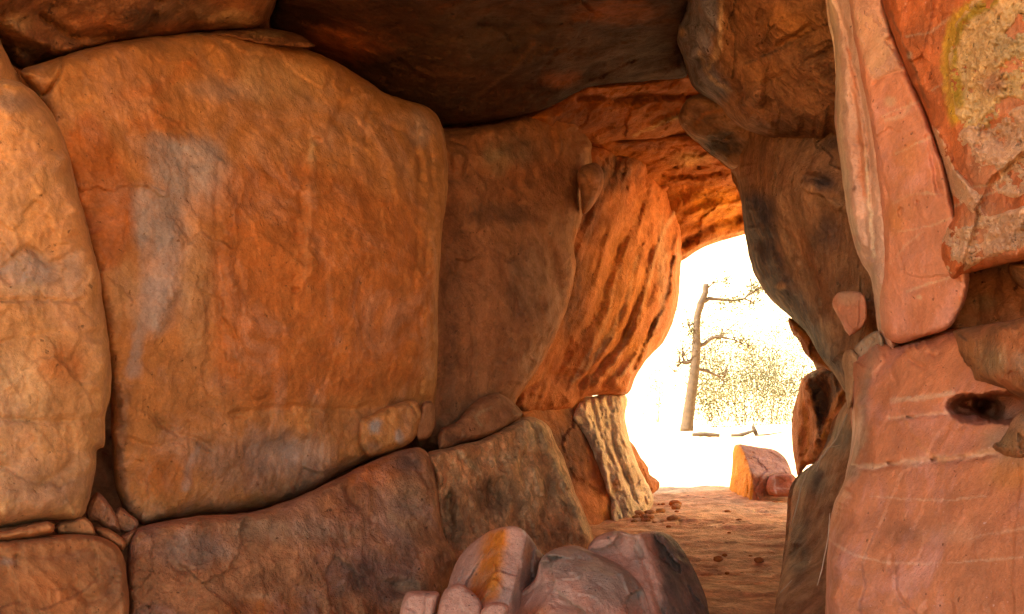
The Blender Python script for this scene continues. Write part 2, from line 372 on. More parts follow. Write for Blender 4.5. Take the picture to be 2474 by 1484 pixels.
M_ground = stone('sandy_ground', (.80, .43, .22), (.72, .32, .14), ((.76, .53, .36), (.52, .24, .11), None, None), bump=.9, grain=14, var=.4, patch=1.8)
tag(ground(), 'reddish sand floor of the cave running out to sand painted paler where sun lands', kind='structure')

# ------------------------------------------------------------------ setting: the rock mass round the chamber
def slabmass(name, outline, depth, thick, label, **kw):
    return rock(name, outline, depth, M['back'], label, kind='structure', s=26, jit=10, w=60, round_=.3, noise=((.5, .25, 4),), thick=thick, shrink=0.0, **kw)
slabmass('cave_wall', [(-1500, -1500), (1380, -1500), (1500, 200), (1440, 500), (1420, 800), (1330, 900), (1310, 1250), (1200, 1560), (1000, 1950), (-2200, 2300)],
         [(0, 0, 6.0), (0, 1400, 5.8), (1400, 400, 11.0), (1300, 1200, 10.4)], 1.6, 'dark rock behind the stacked blocks', seed=3)
slabmass('cave_wall', [(1870, 60), (2200, 0), (2350, -600), (3600, -1500), (3600, 2300), (1960, 2000), (1975, 1200), (1990, 980), (1900, 660), (1860, 400)],
         [(1900, 200, 8.9), (1980, 1200, 8.9), (2200, 400, 6.6), (2200, 1400, 6.4), (2600, 700, 5.2)], .6, 'dark rock behind the pink side wall', seed=4)
slabmass('cave_wall', [(-2600, 250), (1300, 250), (1800, 240), (2150, 300), (2200, 700), (2180, 1500), (2060, 1500), (2060, 1000), (1940, 760), (1870, 610), (1810, 520), (1720, 545), (1630, 600), (1560, 720), (1500, 880), (1430, 960), (1430, 1260), (1300, 1500), (-2600, 1900)],
         [(0, 0, 12.5), (2400, 0, 12.5), (1200, 1400, 12.5)], .3, 'hidden rock face added around the far opening to block sun', seed=5)  # added to stop sun leaking in above the arch
def sun_block_roof(x0, x1, y0, y1, sd, label):
    xs = np.linspace(x0, x1, 36); ys = np.linspace(y0, y1, 30); X, Y = np.meshgrid(xs, ys)
    n = X.size; bot = np.c_[X.ravel(), Y.ravel(), (4.85 + .06 * np.maximum(Y, 0)).ravel()]; bot[:, 2] += .2 * fbm(bot * .4, 4, .5, 2); top = bot + np.array([0, 0, .6]); top[:, 2] += .15 * fbm(bot * .3, 3, .5, 6)
    i = np.arange(n).reshape(X.shape); q = np.stack([i[:-1, :-1], i[1:, :-1], i[1:, 1:], i[:-1, 1:]], -1).reshape(-1, 4)
    lp = np.r_[i[0, :-1], i[:-1, -1], i[-1, :0:-1], i[:0:-1, 0]]; nx = np.roll(lp, -1)
    sd = np.stack([lp, nx, nx + n, lp + n], -1)
    F_ = np.concatenate([q, q[:, ::-1] + n, sd])
    tag(add_mesh('sun_block_ceiling', np.r_[bot, top], F_.ravel(), np.full(len(F_), 4), M['back']), label, kind='structure')
sun_block_roof(-13, 2.5, -1.5, 12.3, 2, 'unseen rock roof added to block sun over the chamber')  # unseen roof added to keep direct sun off the chamber
sun_block_roof(2.48, 12, -0.2, 7.6, 3, 'unseen rock roof over the pink side wall, stopped short for skylight')  # gap left behind this roof is invented to let sky onto the floor

def bounce_hill():  # slope added to bounce sunlight into the tunnel
    th = np.linspace(-.35, math.pi + .35, 90); rr = np.concatenate([np.linspace(38, 100, 60), np.geomspace(104, 400, 10)])
    T, R = np.meshgrid(th, rr); X = 3 + R * np.cos(T); Y = 12 + R * np.sin(T); P = np.c_[X.ravel(), Y.ravel(), np.zeros(X.size)]
    n1 = fbm(P * .05, 4, .55, 21); z = .95 * np.clip(R.ravel() - 43 - 7 * n1, 0, 46) + 1.8 * fbm(P * .16, 5, .6, 22) * sstep(42, 55, R.ravel()) - 1.2 * sstep(48, 38, R.ravel())
    P[:, 2] = z; n = len(th); i = np.arange(X.size).reshape(X.shape); q = np.stack([i[:-1, :-1], i[1:, :-1], i[1:, 1:], i[:-1, 1:]], -1).reshape(-1, 4)
    tag(add_mesh('bounce_hill', P, q.ravel(), np.full(len(q), 4), stone('pale_bounce_hill', (.76, .58, .40), (.70, .52, .34), bump=.6, grain=3, patch=.08, var=.2), loc=(3, 12, 0)), 'pale sandy hillside added beyond the opening to bounce sunlight', kind='structure')
bounce_hill()

# ------------------------------------------------------------------ left wall blocks
rock('boulder', [(-160, 170), (0, 188), (50, 200), (95, 235), (135, 290), (160, 350), (185, 450), (205, 520), (225, 600), (240, 660), (247, 720), (258, 790), (268, 880), (268, 950), (255, 1000), (250, 1080), (235, 1085), (232, 1130), (222, 1180), (210, 1225), (195, 1252), (100, 1258), (0, 1278), (-160, 1292)],
     [(0, 250, 3.95), (250, 800, 4.35), (0, 1200, 3.9)], M['tan'], 'tan rounded rock face standing left of the big orange slab', s=4.5, w=75, round_=.26, seed=11,
     noise=((1.1, .09, 5), (5, .012, 4)), terr=((1.1, .03, .1),),
     lines=[([(0, 190), (50, 215), (95, 250), (100, 262)], 5, .025), ([(0, 725), (100, 722), (170, 728), (205, 722)], 5, .03), ([(0, 830), (60, 815), (140, 800)], 6, .015), ([(0, 1010), (120, 1020), (250, 1010)], 7, .03),
            ([(0, 650), (70, 600), (120, 640), (190, 600)], 8, .03), ([(0, 1120), (100, 1165), (180, 1110)], 7, .02)],
     stains_light=[(0, 'ell', (60, 660, 130, 65), 0, .85), (0, 'ell', (20, 250, 90, 30), 0, .5), (0, 'ell', (170, 650, 40, 80), 0, .6), (1, 'ell', (60, 700, 120, 20), 0, .5), (1, 'ell', (40, 940, 100, 120), 0, .5), (3, 'ell', (150, 880, 90, 60), 0, .6),
             (2, 'ell', (100, 1160, 200, 90), 0, .4), (2, 'ell', (30, 245, 80, 22), 0, .3)])
rock('boulder', [(-200, 30), (-20, 60), (5, 110), (25, 150), (52, 195), (90, 260), (100, 330), (-200, 330)], [(0, 100, 4.3), (60, 200, 4.5), (0, 300, 4.3)], M['tan'],
     'tan rock wedge just above the tan rounded face and under the folded roof', s=5, w=40, round_=.2, seed=12, thick=.6, noise=((1.2, .05, 4),))
slab = rock('boulder', [(48, 176), (100, 152), (150, 136), (200, 120), (270, 103), (380, 88), (480, 80), (560, 85), (640, 100), (720, 112), (770, 130), (830, 160), (880, 190), (930, 225), (985, 243), (1030, 258), (1058, 283), (1073, 320), (1079, 380), (1083, 430), (1076, 500), (1068, 560), (1062, 640), (1058, 720), (1058, 800), (1056, 880), (1053, 950), (1043, 990), (1010, 1035), (960, 1075), (850, 1130), (760, 1180), (700, 1207), (600, 1235), (480, 1245), (400, 1257), (345, 1268), (320, 1255), (295, 1225), (280, 1180), (272, 1120), (268, 1040), (262, 900), (235, 720), (180, 500), (110, 300), (90, 230)],
     [(260, 300, 4.75), (270, 1150, 4.75), (1065, 350, 7.35), (1055, 950, 7.15), (900, 650, 6.15), (650, 650, 5.5), (600, 120, 5.9)], M['slab'], 'huge orange slab with a blue grey stain and rounded top', s=4, w=75, round_=.34, power=2.4, chip=((1.7, .022), (5.5, .008)), seed=13, thick=1.3,
     noise=((.7, .10, 5), (3.5, .018, 5)), streak=((88, 2.2, .018, .16),),
     lines=[([(150, 138), (146, 170), (128, 205), (105, 232)], 4, .10), ([(527, 400), (522, 480), (528, 600), (535, 760), (545, 950)], 9, .03), ([(560, 390), (556, 600), (560, 900)], 16, -.03), ([(760, 330), (750, 420), (752, 500), (742, 580), (758, 640), (720, 700)], 12, -.05), ([(740, 330), (728, 460), (724, 580)], 16, .045),
            ([(850, 220), (810, 290), (790, 340)], 9, .05), ([(900, 250), (880, 320), (885, 345)], 7, .05), ([(930, 300), (990, 330), (975, 430)], 9, .05), ([(1000, 280), (1015, 420), (1010, 560), (1000, 700)], 10, .05), ([(1035, 340), (1045, 480), (1030, 640)], 8, .05),
            ([(1012, 760), (1020, 830), (1012, 960)], 10, .05), ([(380, 1015), (420, 1045), (470, 1060), (510, 1085)], 6, .035), ([(310, 1060), (370, 1080), (430, 1065)], 7, .03),
            ([(560, 1000), (700, 985), (830, 990), (960, 975), (1045, 965)], 10, .05), ([(700, 470), (790, 470), (830, 440)], 7, .025), ([(300, 330), (380, 320), (440, 325)], 6, .02), ([(260, 280), (330, 300), (400, 290)], 8, .02)],
     dents=[(765, 340, 16, 12, .06, .6), (620, 470, 45, 60, .035, .8), (715, 700, 14, 10, .05, .6), (920, 430, 40, 70, .05, .9), (220, 560, 70, 130, .05, .9), (700, 1090, 140, 60, .06, .9)],
     stains_light=[(0, 'poly', [(370, 350), (540, 340), (530, 470), (470, 500), (430, 640), (400, 760), (350, 760), (370, 600), (300, 500), (390, 450)], 85, 1.0, .75), (0, 'line', [(345, 780), (330, 830), (320, 900)], 28, .7), (0, 'line', [(480, 1080), (455, 1120), (450, 1180)], 22, .7), (0, 'ell', (540, 220, 130, 40), 0, .45), (0, 'ell', (1010, 320, 50, 60), 0, .55),
             (0, 'ell', (690, 1090, 130, 70), 0, .8), (2, 'ell', (560, 1120, 150, 90), 0, .55), (2, 'ell', (660, 1150, 190, 60), 0, .6), (2, 'ell', (900, 1030, 120, 50), 0, .35), (1, 'ell', (680, 190, 150, 90), 0, .55), (1, 'line', [(755, 340), (748, 500), (735, 640), (740, 690)], 20, .75), (1, 'ell', (470, 700, 50, 250), 0, .45), (1, 'ell', (300, 700, 50, 100), 0, .5),
             (3, 'poly', [(210, 270), (290, 380), (310, 560), (270, 640), (230, 600), (160, 340)], 40, .95), (3, 'poly', [(540, 430), (700, 400), (900, 450), (1000, 500), (1000, 900), (820, 960), (560, 940), (545, 700)], 80, .8), (3, 'ell', (400, 1140, 120, 80), 0, .7), (3, 'line', [(280, 240), (400, 200), (470, 150)], 30, .5), (3, 'line', [(400, 260), (330, 300), (440, 300)], 26, .6),
             (2, 'line', [(300, 960), (290, 1100), (310, 1220)], 24, .5)])
rock('stone', [(868, 1015), (900, 997), (955, 975), (1003, 968), (1018, 985), (1012, 1040), (990, 1072), (940, 1092), (890, 1104), (868, 1075)], [(870, 1040, 6.15), (1015, 1000, 6.55), (900, 1100, 6.2)], M['slab'],
     'orange stone lump with grey spots set in the foot of the big slab', 'stone', s=3.5, w=36, round_=.2, seed=14, thick=.6, noise=((2, .04, 4),), stains_light=[(0, 'ell', (905, 1030, 24, 28), 0, 1), (0, 'ell', (965, 1055, 16, 24), 0, .9), (2, 'ell', (900, 1080, 30, 20), 0, .6)], lines=[([(985, 975), (1000, 985), (1010, 1010)], 4, .03)])
rock('stone', [(1016, 985), (1026, 970), (1042, 967), (1050, 985), (1047, 1040), (1030, 1062), (1008, 1066), (1004, 1045)], [(1020, 1000, 6.65), (1048, 1000, 6.8), (1020, 1060, 6.65)], M['mauve'],
     'narrow brown stone wedged right of the orange lump with grey spots', 'stone', s=3.5, w=18, round_=.12, seed=15, thick=.5, noise=((2, .03, 4),))
rock('boulder', [(312, 1310), (328, 1278), (400, 1260), (480, 1246), (600, 1238), (700, 1208), (800, 1163), (900, 1113), (985, 1084), (1015, 1082), (1036, 1098), (1050, 1140), (1057, 1180), (1062, 1240), (1076, 1300), (1102, 1345), (1090, 1400), (1070, 1484), (1040, 1700), (320, 1700), (310, 1450), (305, 1380)],
     [(320, 1350, 4.4), (1050, 1150, 6.3), (1050, 1600, 5.5), (330, 1650, 4.0)], M['redlow'], 'long rough red block lying under the big slab', s=4, w=42, round_=.22, seed=16, noise=((1.0, .1, 5), (4, .03, 5)), streak=((62, 3.2, .05, .25),),
     lines=[([(700, 1215), (660, 1250), (650, 1330)], 8, .03), ([(410, 1360), (450, 1380), (480, 1360)], 6, .03), ([(880, 1150), (840, 1180), (900, 1260)], 9, .06), ([(1000, 1100), (1040, 1160), (1050, 1230)], 7, -.05)],
     dents=[(960, 1420, 60, 30, .08, .8), (340, 1480, 60, 90, .08, .9)],
     stains_light=[(3, 'ell', (880, 1140, 110, 40), 0, .85), (3, 'ell', (620, 1470, 160, 40), 0, .9), (2, 'ell', (990, 1120, 50, 40), 0, .8), (1, 'ell', (700, 1280, 200, 40), 0, .6), (1, 'ell', (980, 1230, 80, 110), 0, .5), (0, 'ell', (480, 1330, 130, 50), 0, .5), (2, 'ell', (880, 1390, 180, 60), 0, .6), (1, 'ell', (620, 1450, 70, 20), 0, .8), (1, 'ell', (960, 1430, 110, 50), 0, .6), (2, 'ell', (940, 1440, 60, 30), 0, .6)])
rock('boulder', [(-160, 1312), (0, 1306), (100, 1296), (180, 1290), (230, 1294), (270, 1308), (297, 1340), (307, 1400), (312, 1500), (312, 1700), (-160, 1700)], [(0, 1320, 3.75), (300, 1400, 4.15), (0, 1600, 3.5)], M['lowtan'],
     'smooth brown block at the foot of the tan rounded face', s=4.5, w=36, round_=.18, seed=17, noise=((1, .07, 5), (5, .012, 4)),
     lines=[([(40, 1343), (40, 1370)], 3, .03), ([(47, 1343), (48, 1368)], 3, .02), ([(0, 1345), (38, 1344)], 3, .012), ([(80, 1345), (150, 1340), (220, 1318)], 6, .025), ([(180, 1410), (220, 1450), (280, 1400)], 10, .03)],
     stains_light=[(0, 'ell', (20, 1357, 28, 14), 0, .6), (2, 'ell', (180, 1345, 110, 20), 0, .3), (3, 'ell', (100, 1430, 120, 60), 0, .4), (2, 'ell', (280, 1400, 40, 90), 0, .4)])
rock('stone', [(-90, 1284), (0, 1284), (60, 1272), (115, 1260), (131, 1266), (130, 1285), (100, 1294), (0, 1308), (-90, 1312)], [(0, 1280, 3.85), (130, 1275, 4.0), (0, 1310, 3.85)], M['lowtan'], 'thin flat brown stone wedged between the tan face and block below', 'stone', s=3, w=18, round_=.1, seed=18, thick=.5, noise=((2, .03, 4),))
for k, (pl, dd, lab) in enumerate([
    ([(130, 1280), (140, 1262), (175, 1254), (205, 1250), (225, 1270), (228, 1292), (180, 1294), (140, 1290)], 4.25, 'pale brown stone wedged beside the thin flat stone'),
    ([(208, 1232), (222, 1200), (235, 1190), (262, 1215), (285, 1258), (290, 1285), (262, 1280), (232, 1262), (212, 1258)], 4.6, 'largest dark stone jammed at the bottom of the black gap'),
    ([(270, 1245), (290, 1225), (312, 1240), (335, 1262), (325, 1285), (300, 1290), (280, 1275)], 4.7, 'dark stone jammed against the lower corner of the orange slab'),
    ([(228, 1275), (255, 1275), (285, 1292), (305, 1310), (298, 1330), (270, 1312), (240, 1296)], 4.4, 'small brown stone lying on the smooth brown block'),
    ([(292, 1295), (312, 1285), (330, 1278), (322, 1300), (310, 1322), (300, 1320)], 4.5, 'smallest stone wedged where the gap ends above two blocks')]):
    rock('stone', pl, [(200, 1250, dd)], M['lowtan'] if k in (0, 3) else M['redlow'], lab, 'stone', 'stones jammed in the gap', s=2.6, jit=3, w=16, round_=.12, seed=20 + k, thick=.35, noise=((3, .04, 4),))

# ------------------------------------------------------------------ second and third blocks
rock('boulder', [(1000, 300), (1078, 311), (1150, 305), (1220, 290), (1300, 265), (1350, 256), (1400, 272), (1425, 330), (1430, 400), (1405, 470), (1408, 520), (1395, 560), (1385, 600), (1391, 640), (1382, 700), (1352, 790), (1312, 870), (1272, 930), (1247, 968), (1236, 1000), (1180, 1040), (1120, 1072), (1040, 1095), (1000, 1080)],
     [(1070, 400, 7.9), (1070, 1000, 7.7), (1230, 700, 8.2), (1390, 600, 9.2), (1300, 300, 8.9)], M['mauve'], 'dull mauve brown block right of the big orange slab', s=4, w=70, round_=.5, seed=31, noise=((.9, .26, 5), (3.5, .045, 5)), streak=((80, 2.2, .025, .2),),
     lines=[([(1090, 345), (1125, 350), (1135, 400), (1120, 430), (1085, 435)], 6, .06), ([(1160, 420), (1230, 440), (1300, 500)], 10, .05), ([(1330, 300), (1350, 400), (1380, 470)], 9, .05), ([(1120, 560), (1140, 500), (1170, 470)], 7, .05), ([(1385, 560), (1372, 700), (1300, 860), (1245, 960)], 7, -.05), ([(1085, 620), (1080, 800), (1078, 1000)], 16, .05), ([(1320, 330), (1250, 340), (1180, 380)], 12, .07)],
     dents=[(1220, 500, 90, 45, .10, .9), (1190, 380, 60, 40, -.12, .9), (1108, 385, 26, 38, -.12, .8)],
     stains_light=[(1, 'ell', (1195, 385, 60, 45), 0, .6), (0, 'ell', (1240, 360, 90, 60), 0, .6), (2, 'ell', (1210, 520, 110, 40), 0, .5), (3, 'line', [(1392, 560), (1383, 700), (1318, 860), (1248, 965)], 14, .9), (2, 'ell', (1090, 750, 30, 300), 0, .35), (3, 'ell', (1350, 300, 70, 40), 0, .35), (0, 'ell', (1270, 700, 60, 120), 0, .3)])  # orange line paints rim light along the right edge
rock('stone', [(1393, 420), (1412, 398), (1440, 396), (1458, 412), (1458, 440), (1447, 475), (1424, 508), (1408, 518), (1404, 480)], [(1400, 450, 8.75), (1458, 450, 8.95), (1420, 510, 8.85)], M['mauve'],
     'rounded brown knob sticking out high on the mauve block', 'stone', s=3, w=34, round_=.28, seed=32, thick=.6, noise=((2, .04, 4),), stains_light=[(3, 'line', [(1455, 440), (1440, 485), (1415, 512)], 10, .9), (3, 'ell', (1435, 450, 25, 35), 0, .5)], lines=[([(1410, 415), (1430, 450), (1450, 440)], 4, .02)])  # orange rim light is painted down the right side
rock('stone', [(1060, 1085), (1062, 1040), (1100, 1020), (1130, 985), (1160, 960), (1200, 950), (1228, 962), (1252, 985), (1262, 1000), (1230, 1028), (1180, 1052), (1120, 1070)], [(1070, 1040, 6.95), (1240, 990, 7.9), (1100, 1070, 7.0)], M['mauve'],
     'flaky brown stone shelf between mauve block and rough grey brown block', 'stone', s=3.5, w=30, round_=.2, seed=33, thick=.6, noise=((2.5, .09, 5),), streak=((70, 4, .04, .4),), stains_light=[(1, 'line', [(1160, 1030), (1150, 1005), (1185, 985)], 8, .7), (2, 'ell', (1100, 1060, 40, 20), 0, .5)])
rock('boulder', [(1030, 1097), (1080, 1082), (1160, 1062), (1220, 1032), (1262, 1008), (1300, 1012), (1326, 1030), (1342, 1070), (1362, 1110), (1390, 1190), (1416, 1250), (1434, 1300), (1425, 1330), (1420, 1480), (1130, 1560), (1080, 1345), (1066, 1280), (1056, 1230), (1048, 1160)],
     [(1060, 1150, 6.5), (1060, 1400, 6.2), (1330, 1050, 8.3), (1420, 1320, 8.0)], M['rough'], 'rough pitted grey brown block leaning beside the long red block', s=3.6, w=42, round_=.28, seed=34, noise=((1.3, .14, 5), (5, .09, 5, .62), (13, .03, 4, .6)), streak=((62, 4.5, .10, .3), (110, 9, .05, .3)),
     lines=[([(1090, 1110), (1170, 1110), (1300, 1100), (1340, 1085)], 9, .06), ([(1295, 1015), (1330, 1100), (1390, 1230), (1425, 1310)], 8, -.05), ([(1120, 1090), (1140, 1140), (1170, 1200)], 8, -.07), ([(1080, 1110), (1085, 1230), (1100, 1330)], 14, .12), ([(1290, 1130), (1310, 1200)], 6, -.06)],
     dents=[(1190, 1190, 60, 60, .12, .9), (1080, 1240, 26, 120, .12, .9), (1250, 1260, 60, 50, .05, .9)],
     stains_light=[(1, 'ell', (1290, 1050, 50, 50), 0, .8), (1, 'line', [(1300, 1030), (1350, 1140), (1420, 1300)], 22, .6), (1, 'line', [(1110, 1095), (1160, 1140)], 16, .7), (2, 'ell', (1190, 1200, 80, 60), 0, .6), (2, 'ell', (1110, 1260, 40, 90), 0, .6), (1, 'ell', (1300, 1180, 80, 90), 0, .4), (1, 'ell', (1220, 1110, 90, 20), 0, .5), (2, 'ell', (1330, 1300, 60, 40), 0, .5)])
rock('boulder', [(1240, 960), (1300, 900), (1400, 930), (1425, 1010), (1440, 1090), (1480, 1190), (1505, 1268), (1440, 1310), (1380, 1330), (1300, 1100)], [(1280, 980, 9.6), (1420, 1000, 10.6), (1420, 1280, 9.6)], M['folded'],
     'red brown recess rock with painted shade between rough block and pale flaky pillar', s=4.5, w=50, round_=.2, seed=35, noise=((1, .08, 5),), stains_light=[(2, 'ell', (1370, 1080, 90, 160), 0, .75), (3, 'ell', (1475, 1240, 26, 30), 0, .9)])  # dark ellipse paints the shade of the recess
rock('boulder', [(1420, 352), (1440, 350), (1500, 352), (1560, 365), (1594, 383), (1600, 422), (1640, 426), (1677, 435), (1664, 485), (1650, 560), (1645, 620), (1641, 700), (1632, 755), (1602, 828), (1562, 868), (1532, 918), (1517, 950), (1450, 955), (1402, 963), (1385, 985), (1340, 1000), (1240, 990), (1230, 900), (1330, 640), (1390, 420)],
     [(1280, 900, 9.5), (1400, 450, 9.8), (1660, 450, 11.9), (1640, 740, 11.7), (1520, 940, 10.9)], M['folded'], 'deep orange block with long slanting folds beside the opening', s=3.6, w=70, round_=.45, seed=36, noise=((.9, .13, 5),), streak=((58, 1.3, .19, .08), (62, 3.2, .06, .05), (60, 8, .014, .06)), flake=((2.0, .02, 4),), chip=((1.5, .02),),
     lines=[([(1655, 470), (1600, 560), (1560, 680), (1530, 800), (1430, 940)], 10, -.18), ([(1668, 445), (1640, 560), (1610, 700), (1560, 830), (1480, 930)], 8, -.15), ([(1640, 480), (1580, 600), (1545, 720), (1500, 830), (1400, 930)], 10, .18), ([(1625, 620), (1605, 720), (1570, 800), (1530, 890)], 6, .22), ([(1560, 470), (1500, 580), (1440, 750), (1330, 900)], 16, .12), ([(1400, 900), (1300, 920), (1245, 965)], 9, .1), ([(1480, 820), (1440, 880), (1410, 950)], 6, -.12)],
     dents=[(1540, 400, 60, 30, -.1, .9), (1620, 450, 30, 16, -.2, .9)],
     stains_light=[(2, 'ell', (1480, 420, 90, 60), 0, .8), (2, 'ell', (1380, 700, 60, 170), 0, .7), (2, 'ell', (1420, 520, 60, 100), 0, .6), (1, 'line', [(1660, 460), (1605, 560), (1565, 680)], 10, .6), (1, 'ell', (1600, 640, 18, 110), 0, .5), (1, 'line', [(1540, 620), (1500, 760), (1420, 890)], 10, .6), (1, 'line', [(1575, 640), (1550, 740), (1470, 900)], 7, .6), (1, 'line', [(1610, 700), (1580, 800), (1500, 910)], 6, .6), (1, 'line', [(1500, 640), (1460, 780), (1380, 930)], 7, .5), (3, 'ell', (1500, 700, 110, 200), 0, .5), (2, 'line', [(1520, 640), (1480, 780), (1400, 910)], 7, .4), (3, 'ell', (1560, 850, 70, 70), 0, .7), (2, 'line', [(1630, 620), (1600, 740), (1550, 850)], 9, .7), (0, 'ell', (1520, 390, 40, 20), 0, .5)])
rock('stone_pillar', [(1372, 1010), (1385, 985), (1405, 965), (1450, 954), (1508, 950), (1516, 965), (1510, 1010), (1520, 1060), (1540, 1120), (1566, 1172), (1578, 1200), (1572, 1232), (1550, 1262), (1510, 1275), (1480, 1270), (1468, 1200), (1440, 1130), (1418, 1070), (1390, 1032)],
     [(1390, 1000, 10.3), (1510, 960, 11.2), (1480, 1265, 10.0), (1570, 1210, 10.9)], M['pale'], 'pale flaky pillar base under the folded orange block', 'rock', s=2.8, w=34, round_=.35, seed=37, noise=((2, .1, 5), (7, .06, 5, .6), (16, .03, 4, .6)), streak=((104, 4.5, .13, .12), (100, 11, .03, .15)),
     lines=[([(1400, 980), (1440, 1050), (1460, 1130), (1470, 1190)], 7, -.18), ([(1470, 960), (1480, 1050), (1500, 1130), (1540, 1220)], 6, .15), ([(1430, 960), (1445, 1030), (1475, 1110)], 5, .15), ([(1475, 1150), (1466, 1185), (1500, 1190)], 6, .1)],
     stains_light=[(2, 'line', [(1450, 970), (1470, 1080), (1500, 1180)], 4, .6), (2, 'line', [(1490, 960), (1505, 1080), (1530, 1180)], 4, .5), (3, 'ell', (1488, 1170, 16, 22), 0, .9), (1, 'ell', (1500, 1230, 70, 40), 0, .5), (0, 'ell', (1410, 1010, 26, 36), 0, .6), (2, 'line', [(1510, 1200), (1530, 1240)], 6, .7)], thick=.9)
rock('stone', [(1508, 1040), (1520, 1060), (1536, 1085), (1548, 1108), (1566, 1130), (1572, 1150), (1592, 1166), (1588, 1186), (1566, 1200), (1545, 1160), (1526, 1110)], [(1510, 1050, 11.3), (1590, 1170, 11.7), (1540, 1190, 11.3)], M['folded'],
     'ragged red flakes leaning against the pale pillar base', 'stone', s=2.4, jit=8, w=16, round_=.15, seed=38, thick=.4, noise=((4, .08, 4),), streak=((125, 8, .06, .2),))

# ------------------------------------------------------------------ roof and ceiling
rock('boulder', [(-200, -200), (400, -260), (680, -200), (668, -40), (664, 5), (650, 40), (640, 62), (560, 72), (480, 76), (390, 92), (280, 104), (180, 130), (140, 142), (90, 160), (48, 172), (20, 150), (0, 118), (-40, 60), (-200, 60)],
     [(0, 140, 4.6), (640, 60, 6.0), (0, -150, 3.9), (640, -150, 5.0)], M['roof'], 'folded brown roof rock resting above the big orange slab', s=4, w=60, round_=.5, seed=41, thick=1.0, noise=((1.4, .22, 5), (5, .04, 5)), terr=((1.6, .10, -.25),),
     lines=[([(20, 60), (90, 100), (160, 120), (260, 100)], 12, -.12), ([(100, 40), (180, 90), (300, 85)], 9, .14), ([(380, 0), (360, 60), (320, 90)], 14, .1), ([(0, 90), (100, 140), (180, 128)], 9, .1)],
     stains_light=[(2, 'ell', (60, 130, 90, 30), 0, .8), (2, 'ell', (330, 50, 70, 50), 0, .7), (1, 'ell', (50, 55, 50, 30), 0, .5), (1, 'ell', (560, 40, 70, 30), 0, .55), (3, 'ell', (240, 60, 80, 40), 0, .6), (0, 'ell', (480, 30, 120, 40), 0, .5), (3, 'ell', (450, 70, 120, 20), 0, .4)])
rock('stone', [(380, 95), (420, 84), (480, 78), (560, 72), (640, 68), (690, 74), (730, 88), (762, 112), (720, 116), (690, 112), (620, 104), (540, 90), (440, 98)], [(400, 90, 5.45), (760, 110, 6.25), (600, 110, 5.8)], M['roof'],
     'thin crumbly brown stone layer lying on top of the orange slab', 'stone', s=3, jit=7, w=16, round_=.2, seed=42, thick=.5, noise=((4, .06, 5),), lines=[([(655, 100), (700, 108), (755, 112)], 4, .08)], stains_light=[(1, 'ell', (440, 88, 60, 10), 0, .7), (1, 'ell', (640, 85, 60, 12), 0, .5)])
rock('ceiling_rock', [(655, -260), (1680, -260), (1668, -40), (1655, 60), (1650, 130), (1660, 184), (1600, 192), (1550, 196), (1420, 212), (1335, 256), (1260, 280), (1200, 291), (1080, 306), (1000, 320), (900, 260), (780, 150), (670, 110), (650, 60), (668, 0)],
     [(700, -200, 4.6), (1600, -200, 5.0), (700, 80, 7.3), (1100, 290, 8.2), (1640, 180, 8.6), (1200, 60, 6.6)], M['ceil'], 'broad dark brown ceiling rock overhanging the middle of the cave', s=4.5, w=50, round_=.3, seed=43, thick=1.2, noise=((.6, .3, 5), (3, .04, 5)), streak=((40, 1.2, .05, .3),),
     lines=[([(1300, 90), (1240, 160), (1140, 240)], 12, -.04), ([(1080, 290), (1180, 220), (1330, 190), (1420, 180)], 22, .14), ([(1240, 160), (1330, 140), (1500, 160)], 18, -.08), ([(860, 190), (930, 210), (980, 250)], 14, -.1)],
     stains_light=[(3, 'ell', (800, 110, 140, 70), 0, .85), (0, 'ell', (1200, 90, 200, 90), 0, .55), (2, 'ell', (1060, 250, 130, 60), 0, .8), (2, 'ell', (1000, 120, 160, 60), 0, .45), (3, 'ell', (1500, 30, 130, 40), 0, .5), (1, 'line', [(1290, 100), (1240, 165), (1150, 235)], 8, .2), (3, 'ell', (1350, 190, 60, 30), 0, .5), (2, 'ell', (1590, 120, 80, 60), 0, .6)])
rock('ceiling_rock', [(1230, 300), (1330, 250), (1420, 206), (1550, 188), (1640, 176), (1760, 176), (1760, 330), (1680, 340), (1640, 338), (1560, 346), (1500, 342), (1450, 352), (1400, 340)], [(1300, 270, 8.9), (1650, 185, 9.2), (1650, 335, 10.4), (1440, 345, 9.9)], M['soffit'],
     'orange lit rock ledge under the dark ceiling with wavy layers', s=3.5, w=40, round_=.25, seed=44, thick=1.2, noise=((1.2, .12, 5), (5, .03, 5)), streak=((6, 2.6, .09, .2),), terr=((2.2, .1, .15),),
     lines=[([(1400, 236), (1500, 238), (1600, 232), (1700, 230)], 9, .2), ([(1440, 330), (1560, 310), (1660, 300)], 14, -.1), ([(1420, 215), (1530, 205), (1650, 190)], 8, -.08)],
     stains_light=[(2, 'ell', (1380, 290, 70, 60), 0, .8), (2, 'line', [(1400, 238), (1500, 240), (1640, 238)], 12, .7), (2, 'ell', (1460, 300, 80, 50), 0, .5), (1, 'line', [(1530, 330), (1590, 300), (1650, 280)], 8, .5)])
